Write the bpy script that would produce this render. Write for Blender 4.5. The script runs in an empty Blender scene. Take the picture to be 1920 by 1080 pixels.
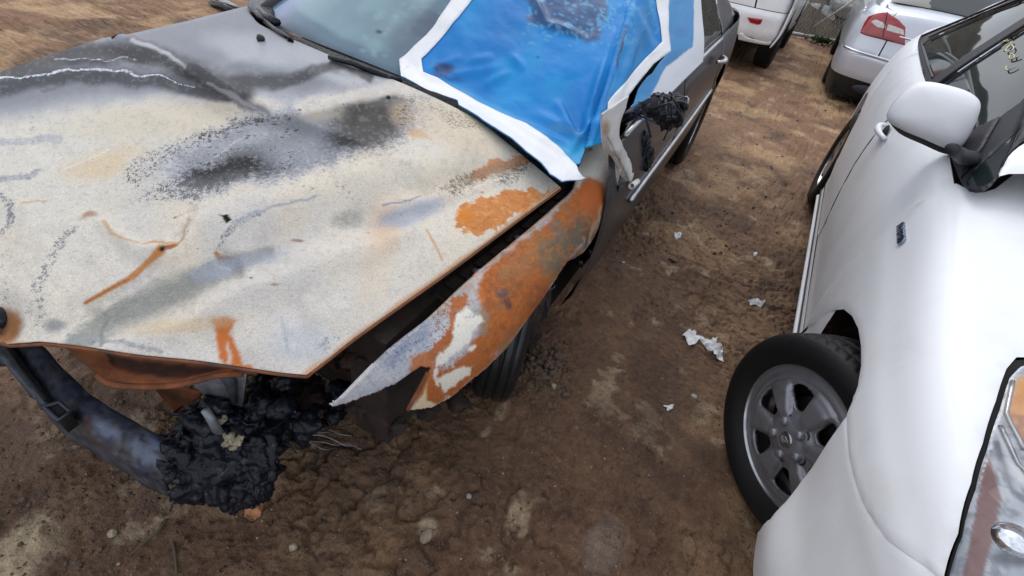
import bpy, bmesh, math, random
import numpy as np
from mathutils import Vector, Matrix
from mathutils.geometry import delaunay_2d_cdt
rad = math.radians
random.seed(7)
S = bpy.context.scene
COL = S.collection

# ------------------------------------------------------------------ camera, sky, sun, exposure
CAM = np.array([-0.41533, -1.15326, 1.38647])
YAW, PITCH, ROLL, FOC = -0.413956, 0.689279, 0.199502, 899.75
def cam_axes():
    cy, sy = math.cos(YAW), math.sin(YAW); cp, sp = math.cos(PITCH), math.sin(PITCH)
    f = np.array([sy*cp, cy*cp, -sp]); r = np.array([cy, -sy, 0.0]); u = np.cross(r, f)
    return (math.cos(ROLL)*r+math.sin(ROLL)*u, -math.sin(ROLL)*r+math.cos(ROLL)*u, f)
CR, CU, CF = cam_axes()
cam_d = bpy.data.cameras.new('camera'); cam_d.sensor_width = 36; cam_d.lens = 36*FOC/1920
cam_d.clip_start = 0.05; cam_d.clip_end = 2000
cam_o = bpy.data.objects.new('camera', cam_d); COL.objects.link(cam_o)
cam_o.matrix_world = Matrix(((CR[0], CU[0], -CF[0], CAM[0]), (CR[1], CU[1], -CF[1], CAM[1]), (CR[2], CU[2], -CF[2], CAM[2]), (0, 0, 0, 1)))
S.camera = cam_o

SUN_EL, SUN_AZ = rad(52), rad(-28)      # azimuth measured from +Y towards +X
world = bpy.data.worlds.new("World"); S.world = world; world.use_nodes = True
wn, wl = world.node_tree.nodes, world.node_tree.links
wn.clear()
w_out = wn.new('ShaderNodeOutputWorld'); w_bg = wn.new('ShaderNodeBackground'); w_bg.inputs['Strength'].default_value = 0.1
w_sky = wn.new('ShaderNodeTexSky'); w_sky.sky_type = 'NISHITA'; w_sky.sun_disc = False
w_sky.sun_elevation = SUN_EL; w_sky.sun_rotation = SUN_AZ; w_sky.air_density = 1.0; w_sky.dust_density = 2.0
w_tc = wn.new('ShaderNodeTexCoord'); w_map = wn.new('ShaderNodeMapping'); w_map.inputs['Scale'].default_value = (1, 1, 2.6)
w_no = wn.new('ShaderNodeTexNoise'); w_no.inputs['Scale'].default_value = 2.2; w_no.inputs['Detail'].default_value = 6; w_no.inputs['Roughness'].default_value = 0.55
w_cr = wn.new('ShaderNodeValToRGB')
w_cr.color_ramp.elements[0].position = 0.32; w_cr.color_ramp.elements[0].color = (5.2, 5.6, 6.4, 1)
w_cr.color_ramp.elements[1].position = 0.68; w_cr.color_ramp.elements[1].color = (10.9, 11.0, 11.5, 1)
w_mix = wn.new('ShaderNodeMix'); w_mix.data_type = 'RGBA'; w_mix.inputs[0].default_value = 0.86
wl.new(w_tc.outputs['Generated'], w_map.inputs['Vector']); wl.new(w_map.outputs[0], w_no.inputs['Vector'])
wl.new(w_no.outputs['Fac'], w_cr.inputs[0])
wl.new(w_sky.outputs[0], w_mix.inputs[6]); wl.new(w_cr.outputs[0], w_mix.inputs[7])
wl.new(w_mix.outputs[2], w_bg.inputs['Color']); wl.new(w_bg.outputs[0], w_out.inputs['Surface'])
sun_d = bpy.data.lights.new('sun', 'SUN'); sun_d.energy = .75; sun_d.angle = rad(40); sun_d.color = (1.0, 0.965, 0.92)
sun_o = bpy.data.objects.new('sun', sun_d); COL.objects.link(sun_o)
_sd = Vector((math.sin(SUN_AZ)*math.cos(SUN_EL), math.cos(SUN_AZ)*math.cos(SUN_EL), math.sin(SUN_EL)))
sun_o.rotation_euler = _sd.to_track_quat('Z', 'Y').to_euler()
S.view_settings.view_transform = 'Standard'; S.view_settings.look = 'None'
S.view_settings.exposure = 0.5; S.view_settings.gamma = 1.0; S.view_settings.use_curve_mapping = False

# ------------------------------------------------------------------ camera geometry (surveying points of the photo at known planes)
BX, BY, BH = -0.69738, -0.20496, 0.0534013            # burned car: origin (left side, front axle) and heading
BC, BS = math.cos(BH), math.sin(BH)
def ray(px, py): return CF+CR*((px-960)/FOC)+CU*((540-py)/FOC)
def P(px, py, **k):                                    # photo point on a world plane x=, y= or z=
    d = ray(px, py); (a, v), = k.items(); i = 'xyz'.index(a); return CAM+d*((v-CAM[i])/d[i])
def l2w(p):
    p = np.asarray(p, float); return np.stack([BX+BC*p[..., 0]-BS*p[..., 1], BY+BS*p[..., 0]+BC*p[..., 1], p[..., 2]], -1)
def w2l(p):
    p = np.asarray(p, float); x, y = p[..., 0]-BX, p[..., 1]-BY
    return np.stack([BC*x+BS*y, -BS*x+BC*y, p[..., 2]], -1)
def Pc(px, py, **k):                                   # the same on a plane of the burned car's own frame; returns world
    (a, v), = k.items()
    if a == 'z': return P(px, py, z=v)
    o = w2l(CAM); d = ray(px, py); dd = np.array([BC*d[0]+BS*d[1], -BS*d[0]+BC*d[1], d[2]]); i = 'xyz'.index(a)
    return l2w(o+dd*((v-o[i])/dd[i]))
def PR(p):
    d = np.asarray(p, float)-CAM; z = d@CF
    return np.stack([960+FOC*(d@CR)/z, 540-FOC*(d@CU)/z], -1)

# ------------------------------------------------------------------ numpy noise
def _h(ix, iy, iz, s):
    n = (ix*374761393+iy*668265263+iz*2147483647+s*974634777) & 0xFFFFFFFF
    n = (n ^ (n >> 13))*1274126177 & 0xFFFFFFFF
    n = (n ^ (n >> 16))*2246822519 & 0xFFFFFFFF
    return ((n ^ (n >> 15)) & 0xFFFFFF)/float(0xFFFFFF)
def vnoise(x, y, s=0):
    x = np.asarray(x, float); y = np.asarray(y, float)
    ix = np.floor(x).astype(np.int64); iy = np.floor(y).astype(np.int64); fx = x-ix; fy = y-iy
    fx = fx*fx*fx*(fx*(fx*6-15)+10); fy = fy*fy*fy*(fy*(fy*6-15)+10); z = 0
    a = _h(ix, iy, z, s); b = _h(ix+1, iy, z, s); c = _h(ix, iy+1, z, s); d = _h(ix+1, iy+1, z, s)
    return (a+(b-a)*fx)*(1-fy)+(c+(d-c)*fx)*fy
def fbm(x, y, sc=1.0, o=4, s=0, g=0.5):
    t = 0; a = 1; n = 0; x = np.asarray(x)*sc; y = np.asarray(y)*sc
    for i in range(o):
        t = t+a*vnoise(x+17.3*i, y-9.1*i, s+i); n += a; a *= g
        x, y = (0.8*x-0.6*y)*2.03, (0.6*x+0.8*y)*2.03
    return t/n
def sm(a, b, x):
    t = np.clip((x-a)/(b-a+1e-12), 0, 1); return t*t*(3-2*t)
def lin(c):
    c = np.asarray(c, float)/255; return np.where(c <= 0.04045, c/12.92, ((c+0.055)/1.055)**2.4)

# ------------------------------------------------------------------ objects
def setp(o, label=None, cat=None, group=None, kind=None):
    if label: o['label'] = label
    if cat: o['category'] = cat
    if group: o['group'] = group
    if kind: o['kind'] = kind
    return o
def thing(name, loc, label, cat, group=None):
    o = bpy.data.objects.new(name, None); COL.objects.link(o); o.location = Vector([float(v) for v in loc]); o.empty_display_size = 0.1
    return setp(o, label, cat, group)
def wloc(o):
    p = Vector((0, 0, 0))
    while o is not None: p = p+o.location; o = o.parent
    return p
def obj(name, verts, faces, mat, parent=None, smooth=True, col=None, kind=None, label=None, solid=0.0, bevel=0.0, sub=0, centre=True, soff=-1):
    verts = np.asarray(verts, float).reshape(-1, 3)
    base = np.array(wloc(parent)) if parent is not None else np.zeros(3)
    c = verts.mean(0) if centre else base
    me = bpy.data.meshes.new(name); me.from_pydata((verts-c).tolist(), [], [list(map(int, f)) for f in faces]); me.update()
    o = bpy.data.objects.new(name, me); COL.objects.link(o); o.location = Vector((c-base).tolist())
    if parent is not None: o.parent = parent
    for m in (mat if isinstance(mat, (list, tuple)) else [mat]): me.materials.append(m)
    if smooth: me.polygons.foreach_set('use_smooth', [True]*len(me.polygons))
    if col is not None:
        ca = me.color_attributes.new('Col', 'FLOAT_COLOR', 'POINT'); ca.data.foreach_set('color', np.asarray(col[:, :4], np.float32).ravel())
        if col.shape[1] == 8:
            ca = me.color_attributes.new('Spk', 'FLOAT_COLOR', 'POINT'); ca.data.foreach_set('color', np.asarray(col[:, 4:], np.float32).ravel())
    if sub: m = o.modifiers.new('sub', 'SUBSURF'); m.levels = sub; m.render_levels = sub
    if solid: m = o.modifiers.new('solid', 'SOLIDIFY'); m.thickness = solid; m.offset = soff
    if bevel: m = o.modifiers.new('bevel', 'BEVEL'); m.width = bevel; m.segments = 2; m.limit_method = 'ANGLE'
    return setp(o, label=label, kind=kind)
class MB:                                             # collects simple solids into one mesh
    def __init__(s): s.v = []; s.f = []
    def add(s, v, f):
        n = len(s.v); s.v += [list(map(float, p)) for p in v]; s.f += [[n+int(i) for i in q] for q in f]; return s
    def box(s, c, size, rot=None):
        x, y, z = [d/2 for d in size]; m = Matrix.Rotation(0, 3, 'X') if rot is None else rot
        vs = [Vector(c)+m@Vector((a*x, b*y, d*z)) for a in (-1, 1) for b in (-1, 1) for d in (-1, 1)]
        return s.add(vs, [(0, 1, 3, 2), (4, 6, 7, 5), (0, 4, 5, 1), (2, 3, 7, 6), (0, 2, 6, 4), (1, 5, 7, 3)])
    def tube(s, pts, r, n=8, cap=True, flat=1.0, up=(0, 0, 1)):
        pts = [Vector([float(q) for q in p]) for p in pts]; R = r if isinstance(r, (list, tuple)) else [r]*len(pts); rings = []
        base = len(s.v); prev = None
        for i, p in enumerate(pts):
            t = (pts[min(i+1, len(pts)-1)]-pts[max(i-1, 0)]).normalized()
            a = Vector(up) if prev is None else prev
            a = (a-t*a.dot(t)); a = a.normalized() if a.length > 1e-4 else t.orthogonal().normalized(); prev = a; b = t.cross(a)
            for k in range(n):
                w = 2*math.pi*k/n; s.v.append(list(p+(a*math.cos(w)*flat+b*math.sin(w))*R[i]))
        for i in range(len(pts)-1):
            for k in range(n):
                q = (k+1) % n; s.f.append([base+i*n+k, base+i*n+q, base+(i+1)*n+q, base+(i+1)*n+k])
        if cap: s.f.append([base+k for k in range(n)][::-1]); s.f.append([base+(len(pts)-1)*n+k for k in range(n)])
        return s
    def build(s, name, mat, parent=None, **k): return obj(name, s.v, s.f, mat, parent, **k)
def gridfaces(nv, nu, wrapu=False):
    j, i = np.meshgrid(np.arange(nv-1), np.arange(nu if wrapu else nu-1), indexing='ij'); i2 = (i+1) % nu
    return np.stack([j*nu+i, j*nu+i2, (j+1)*nu+i2, (j+1)*nu+i], -1).reshape(-1, 4)
def cr1(c, t):
    c = np.asarray(c, float); n = len(c)
    if n == 2: t = np.clip(t, 0, 1)[..., None]; return c[0]+(c[1]-c[0])*t
    e = np.concatenate([[2*c[0]-c[1]], c, [2*c[-1]-c[-2]]]); t = np.clip(t, -0.2, n-1+0.2)
    i = np.clip(np.floor(t).astype(int), 0, n-2); f = t-i
    f = f.reshape(f.shape+(1,)*(c.ndim-1))
    p0, p1, p2, p3 = e[i], e[i+1], e[i+2], e[i+3]
    return 0.5*(2*p1+(p2-p0)*f+(2*p0-5*p1+4*p2-p3)*f*f+(3*p1-p0-3*p2+p3)*f**3)
def curve(pts, n):
    pts = np.asarray(pts, float); return cr1(pts, np.linspace(0, len(pts)-1, n))
class Surf:
    def __init__(s, net): s.n = np.asarray(net, float); s.nv, s.nu = s.n.shape[:2]; s.g = None
    def ev(s, u, v, off=0.0):
        u = np.asarray(u, float).ravel(); v = np.asarray(v, float).ravel()
        def w(t, n):
            t = np.clip(t, -0.2, n-1+0.2); i = np.clip(np.floor(t).astype(int), 0, n-2); f = t-i
            return i, np.stack([-f+2*f**2-f**3, 2-5*f**2+3*f**3, f+4*f**2-3*f**3, -f**2+f**3], -1)*0.5
        e = s.n; e = np.concatenate([[2*e[0]-e[1]], e, [2*e[-1]-e[-2]]], 0)
        e = np.concatenate([2*e[:, :1]-e[:, 1:2], e, 2*e[:, -1:]-e[:, -2:-1]], 1)
        iv, wv = w(v, s.nv); iu, wu = w(u, s.nu); r = 0
        for a in range(4):
            for b in range(4): r = r+e[iv+a, iu+b]*(wv[:, a]*wu[:, b])[:, None]
        if off: r = r+s.nrm(u, v)*off
        return r
    def nrm(s, u, v):
        h = 1e-3; n = np.cross(s.ev(u+h, v)-s.ev(u-h, v), s.ev(u, v+h)-s.ev(u, v-h)); n /= np.linalg.norm(n, axis=1)[:, None]+1e-12
        return n*s.sgn if hasattr(s, 'sgn') else n
    def face(s, d):                                    # normal side that looks towards direction d
        s.sgn = 1.0; n = s.nrm(np.array([s.nu/2-.5]), np.array([s.nv/2-.5]))[0]; s.sgn = 1.0 if n@np.asarray(d, float) > 0 else -1.0; return s
    def uv(s, px):
        px = np.asarray(px, float).reshape(-1, 2)
        if s.g is None:
            U, V = np.meshgrid(np.linspace(0, s.nu-1, 90), np.linspace(0, s.nv-1, 90)); U = U.ravel(); V = V.ravel()
            s.g = (U, V, PR(s.ev(U, V)))
        U, V, G = s.g; k = np.array([np.argmin(((G-p)**2).sum(1)) for p in px]); u = U[k].copy(); v = V[k].copy()
        for it in range(12):
            q = PR(s.ev(u, v)); h = 1e-3; e = px-q
            ju = (PR(s.ev(u+h, v))-q)/h; jv = (PR(s.ev(u, v+h))-q)/h
            det = ju[:, 0]*jv[:, 1]-ju[:, 1]*jv[:, 0]; det = np.where(np.abs(det) < 1, 1*np.sign(det+1e-9), det)
            du = (e[:, 0]*jv[:, 1]-e[:, 1]*jv[:, 0])/det; dv = (ju[:, 0]*e[:, 1]-ju[:, 1]*e[:, 0])/det
            u = np.clip(u+np.clip(du, -.3, .3), 0, s.nu-1); v = np.clip(v+np.clip(dv, -.3, .3), 0, s.nv-1)
        return np.stack([u, v], -1)
def pip(P_, poly):
    x, y = P_[:, 0], P_[:, 1]; n = len(poly); ins = np.zeros(len(P_), bool)
    for i in range(n):
        x1, y1 = poly[i]; x2, y2 = poly[(i+1) % n]
        if y1 == y2: continue
        c = ((y1 > y) != (y2 > y)) & (x < (x2-x1)*(y-y1)/(y2-y1)+x1); ins ^= c
    return ins
def resamp(poly, step, closed=True):
    poly = np.asarray(poly, float); out = []; n = len(poly)
    for i in range(n if closed else n-1):
        a, b = poly[i], poly[(i+1) % n]; k = max(1, int(round(np.linalg.norm(b-a)/step)))
        for j in range(k): out.append(a+(b-a)*j/k)
    return np.array(out)
def smooth_poly(pts, n=6):                             # closed Catmull-Rom through the points
    pts = np.asarray(pts, float); m = len(pts); e = np.concatenate([pts[-1:], pts, pts[:2]]); o = []
    for i in range(m):
        for k in range(n):
            f = k/n; p0, p1, p2, p3 = e[i], e[i+1], e[i+2], e[i+3]
            o.append(0.5*(2*p1+(p2-p0)*f+(2*p0-5*p1+4*p2-p3)*f*f+(3*p1-p0-3*p2+p3)*f**3))
    return np.array(o)
def tri2d(poly, holes, step):
    poly = resamp(poly, step); hs = [resamp(h, step) for h in holes]
    lo, hi = poly.min(0), poly.max(0)
    gx, gy = np.meshgrid(np.arange(lo[0], hi[0], step), np.arange(lo[1], hi[1], step*0.87)); gx[1::2] += step/2
    g = np.stack([gx.ravel(), gy.ravel()], -1); k = pip(g, poly)
    for h in hs: k &= ~pip(g, h)
    g = g[k]
    allb = np.concatenate([poly]+hs)
    if len(g):
        keep = np.ones(len(g), bool)
        for b in range(0, len(allb), 256):
            d = ((g[:, None]-allb[None, b:b+256])**2).sum(-1).min(1); keep &= d > (0.45*step)**2
        g = g[keep]
    V = np.concatenate([allb, g]); E = []; s = 0
    for r in [poly]+hs:
        n = len(r); E += [(s+i, s+(i+1) % n) for i in range(n)]; s += n
    vv, ee, ff, ov, oe, of = delaunay_2d_cdt([Vector(map(float, p)) for p in V], E, [], 0, 1e-7)
    V2 = np.array([tuple(p) for p in vv]); F = np.array([tuple(f) for f in ff if len(f) == 3])
    c = V2[F].mean(1); k = pip(c, poly)
    for h in hs: k &= ~pip(c, h)
    F = F[k]
    bm = np.zeros(len(V2), bool)
    for i, o in enumerate(ov):
        if any(q < len(allb) for q in o): bm[i] = True
    return V2, F, bm
def panel(name, surf, poly, mat, parent, holes=(), step=0.03, off=0.0, drop=0.003, space='px', solid=0.0, paint=None, fn=None, **k):
    """a sheet cut from a surface along an outline; poly in photo pixels on that surface, or in uv"""
    tou = (lambda q: surf.uv(q)) if space == 'px' else (lambda q: np.asarray(q, float))
    pu = tou(poly); hu = [tou(h) for h in holes]
    a = surf.n; su = np.linalg.norm(np.diff(a, axis=1), axis=2).mean(); sv = np.linalg.norm(np.diff(a, axis=0), axis=2).mean(); sc = np.array([su, sv])
    V, F, bm = tri2d(pu*sc, [h*sc for h in hu], step); V = V/sc
    X = surf.ev(V[:, 0], V[:, 1]); N = surf.nrm(V[:, 0], V[:, 1])
    X = X+N*(off-drop*bm[:, None])
    if fn is not None: X = fn(X, N, V)
    t = np.cross(X[F[:, 1]]-X[F[:, 0]], X[F[:, 2]]-X[F[:, 0]]); fl = (t*N[F[:, 0]]).sum(1) < 0; F[fl] = F[fl][:, ::-1]
    c = paint(X) if paint is not None else None
    return obj(name, X, F, mat, parent, col=c, solid=solid, **k)

# ------------------------------------------------------------------ materials
def mat(name, base=(.5, .5, .5), rough=.5, metal=0., noise=0., nscale=20., bump=0., bscale=60., coat=0., ior=1.45, vcol=False, spec=.5, grime=None, gscale=3., gamt=(.45, .7), vr=False, trans=0., emis=None, speck=None):
    m = bpy.data.materials.new(name); m.use_nodes = True; n, l = m.node_tree.nodes, m.node_tree.links; b = n['Principled BSDF']
    b.inputs['Base Color'].default_value = (*base, 1); b.inputs['Roughness'].default_value = rough; b.inputs['Metallic'].default_value = metal
    b.inputs['Coat Weight'].default_value = coat; b.inputs['Coat Roughness'].default_value = .05; b.inputs['IOR'].default_value = ior
    b.inputs['Specular IOR Level'].default_value = spec; b.inputs['Transmission Weight'].default_value = trans
    if emis: b.inputs['Emission Color'].default_value = (*emis[:3], 1); b.inputs['Emission Strength'].default_value = emis[3]
    tc = n.new('ShaderNodeTexCoord'); geo = n.new('ShaderNodeNewGeometry'); src = geo.outputs['Position']
    cs = None
    def rgb(c): r = n.new('ShaderNodeRGB'); r.outputs[0].default_value = (*c, 1); return r.outputs[0]
    if vcol:
        at = n.new('ShaderNodeVertexColor'); at.layer_name = 'Col'; cs = at.outputs['Color']
        if vr: l.new(at.outputs['Alpha'], b.inputs['Roughness'])
    def mixc(fac, a, c, mode='MIX'):
        mx = n.new('ShaderNodeMix'); mx.data_type = 'RGBA'; mx.blend_type = mode
        if isinstance(fac, float): mx.inputs[0].default_value = fac
        else: l.new(fac, mx.inputs[0])
        l.new(a, mx.inputs[6]); l.new(c, mx.inputs[7]); return mx.outputs[2]
    def tex(sc, det=5, ro=.6):
        t = n.new('ShaderNodeTexNoise'); t.inputs['Scale'].default_value = sc; t.inputs['Detail'].default_value = det; t.inputs['Roughness'].default_value = ro; l.new(src, t.inputs['Vector']); return t
    def ramp(s, p0, p1, c0=(0, 0, 0), c1=(1, 1, 1)):
        r = n.new('ShaderNodeValToRGB'); r.color_ramp.elements[0].position = p0; r.color_ramp.elements[1].position = p1
        r.color_ramp.elements[0].color = (*c0, 1); r.color_ramp.elements[1].color = (*c1, 1); l.new(s, r.inputs[0]); return r.outputs[0]
    if noise:
        t = tex(nscale); v = ramp(t.outputs['Fac'], .25, .75, (1-noise,)*3, (1+noise*.6,)*3)
        cs = mixc(1.0, cs if cs else rgb(base), v, 'MULTIPLY')
    if grime:
        t = tex(gscale, 8, .65); f = ramp(t.outputs['Fac'], *gamt); cs = mixc(f, cs if cs else rgb(base), rgb(grime))
    if speck:
        t = n.new('ShaderNodeTexNoise'); t.inputs['Scale'].default_value = speck[0]; t.inputs['Detail'].default_value = 2; l.new(src, t.inputs['Vector'])
        v = ramp(t.outputs['Fac'], .3, .7, (1-speck[1],)*3, (1+speck[1],)*3); cs = mixc(1.0, cs if cs else rgb(base), v, 'MULTIPLY')
    if vcol == 'spk':
        a2 = n.new('ShaderNodeVertexColor'); a2.layer_name = 'Spk'
        t = n.new('ShaderNodeTexNoise'); t.inputs['Scale'].default_value = 380; t.inputs['Detail'].default_value = 3; t.inputs['Roughness'].default_value = .6; l.new(src, t.inputs['Vector'])
        t2 = n.new('ShaderNodeTexNoise'); t2.inputs['Scale'].default_value = 120; t2.inputs['Detail'].default_value = 4; l.new(src, t2.inputs['Vector'])
        ad = n.new('ShaderNodeMath'); ad.operation = 'MULTIPLY_ADD'; l.new(t2.outputs['Fac'], ad.inputs[0]); ad.inputs[1].default_value = .8; l.new(t.outputs['Fac'], ad.inputs[2])
        sc = n.new('ShaderNodeMapRange'); sc.inputs['From Min'].default_value = .66; sc.inputs['From Max'].default_value = 1.14; l.new(ad.outputs[0], sc.inputs['Value'])
        sb = n.new('ShaderNodeMath'); sb.operation = 'SUBTRACT'; l.new(a2.outputs['Alpha'], sb.inputs[0]); l.new(sc.outputs[0], sb.inputs[1])
        ss = n.new('ShaderNodeMapRange'); ss.inputs['From Min'].default_value = -.10; ss.inputs['From Max'].default_value = .22; l.new(sb.outputs[0], ss.inputs['Value'])
        cs = mixc(ss.outputs[0], cs, a2.outputs['Color'])
    if cs: l.new(cs, b.inputs['Base Color'])
    if bump:
        t = tex(bscale, 6, .6); bp = n.new('ShaderNodeBump'); bp.inputs['Strength'].default_value = 1.0; bp.inputs['Distance'].default_value = bump
        l.new(t.outputs['Fac'], bp.inputs['Height']); l.new(bp.outputs[0], b.inputs['Normal'])
    return m
M = {}
M['white'] = mat('white_paint', (.77, .79, .82), .45, coat=.12, spec=.35, grime=(.62, .62, .60), gscale=3.2, gamt=(.5, .9), bump=.00025, bscale=220)
M['white_suv'] = mat('white_suv_paint', (.74, .755, .77), .3, coat=.5, grime=(.55, .53, .5), gscale=2.5, gamt=(.5, .9))
M['silver'] = mat('silver_paint', (.60, .64, .72), .3, metal=.25, coat=.5, grime=(.5, .5, .5), gscale=3, gamt=(.5, .9))
M['gun'] = mat('dark_grey_paint', (.028, .030, .037), .32, metal=.0, spec=.3, coat=.12, grime=(.06, .054, .05), gscale=4, gamt=(.52, .9))
M['blackp'] = mat('black_plastic', (.018, .018, .02), .5, bump=.0008, bscale=200, noise=.3)
M['trim'] = mat('dark_trim', (.028, .027, .036), .5, spec=.3, noise=.25, nscale=30)
M['void'] = mat('dark_cavity', (.008, .008, .008), .9)
M['glass'] = mat('car_glass', (.018, .028, .03), .03, ior=1.45, spec=.32, noise=.3, nscale=4)
M['chrome'] = mat('chrome', (.75, .77, .8), .1, metal=1.)
M['chromed'] = mat('dull_chrome', (.45, .46, .48), .3, metal=.9, noise=.3)
M['tyre'] = mat('tyre_rubber', (.012, .012, .013), .55, bump=.0006, bscale=160, grime=(.05, .04, .033), gscale=7, gamt=(.58, .8), spec=.25)
M['hub'] = mat('grey_hubcap', (.27, .28, .31), .42, metal=.55, coat=.15, grime=(.13, .11, .09), gscale=14, gamt=(.5, .85), bump=.0003, bscale=150)
M['disc'] = mat('brake_dark', (.06, .055, .05), .6, metal=.6, noise=.4)
M['red'] = mat('red_lamp_plastic', (.32, .006, .012), .12, coat=1.)
M['redd'] = mat('dark_red_lamp_plastic', (.2, .008, .012), .12, coat=1.)
M['clear'] = mat('clear_lamp_plastic', (.6, .58, .58), .12, coat=1., noise=.25, nscale=30)
M['amber'] = mat('amber_lens', (.72, .3, .06), .2, coat=1., noise=.3, nscale=60)
M['amberd'] = mat('dark_amber_lens', (.36, .09, .03), .2, coat=1., noise=.3, nscale=60)
M['lampin'] = mat('lamp_reflector', (.55, .57, .6), .25, metal=.5, coat=1., noise=.35, nscale=25)
M['paint_v'] = mat('scorched_paint', spec=.32, vcol='spk', vr=True, speck=(420, .16), bump=.0006, bscale=170)
M['rust'] = mat('rusted_steel', (.24, .085, .035), .85, noise=.5, nscale=30, grime=(.07, .045, .035), gscale=12, gamt=(.45, .7), bump=.003, bscale=60)
M['rustd'] = mat('dark_burned_steel', (.024, .016, .013), .85, noise=.6, nscale=25, grime=(.085, .03, .014), gscale=9, gamt=(.55, .75), bump=.004, bscale=50)
M['beam'] = mat('burned_blue_steel', (.05, .058, .08), .5, metal=.35, noise=.5, nscale=18, grime=(.17, .15, .14), gscale=11, gamt=(.56, .78), bump=.003, bscale=45)
M['char'] = mat('charred_plastic', (.008, .010, .016), .24, spec=.28, noise=.6, nscale=30, bump=.005, bscale=45, grime=(.075, .085, .115), gscale=42, gamt=(.57, .70))  # bluish blotches paint in highlights along with ash; base tinted for sheen
M['ash'] = mat('pale_ash', (.38, .33, .23), .9, noise=.5, nscale=90, bump=.01, bscale=70)
M['alu'] = mat('scorched_aluminium', (.25, .27, .3), .5, metal=.5, noise=.4, nscale=40)
M['film'] = mat('blue_film', vcol=True, vr=True, bump=.0012, bscale=40, spec=.3)
M['tape'] = mat('white_tape', vcol=True, vr=True, bump=.0012, bscale=40, spec=.4)
M['ws'] = mat('sooty_windshield', vcol=True, vr=True, coat=.15, spec=.3)
M['mud'] = None
M['bald'] = mat('burned_tyre', (.007, .008, .010), .45, coat=.2, grime=(.05, .04, .032), gscale=12, gamt=(.6, .85), bump=.003, bscale=50)
M['liner'] = mat('glossy_black_liner', (.014, .016, .024), .25, coat=.7, noise=.4, nscale=20, grime=(.10, .085, .07), gscale=14, gamt=(.58, .8), bump=.002, bscale=30)
M['lamp_v'] = mat('headlamp_inside', vcol=True, vr=True, coat=1.)
M['tape_w'] = mat('plain_tape', (.68, .68, .66), .5, noise=.1)
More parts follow.
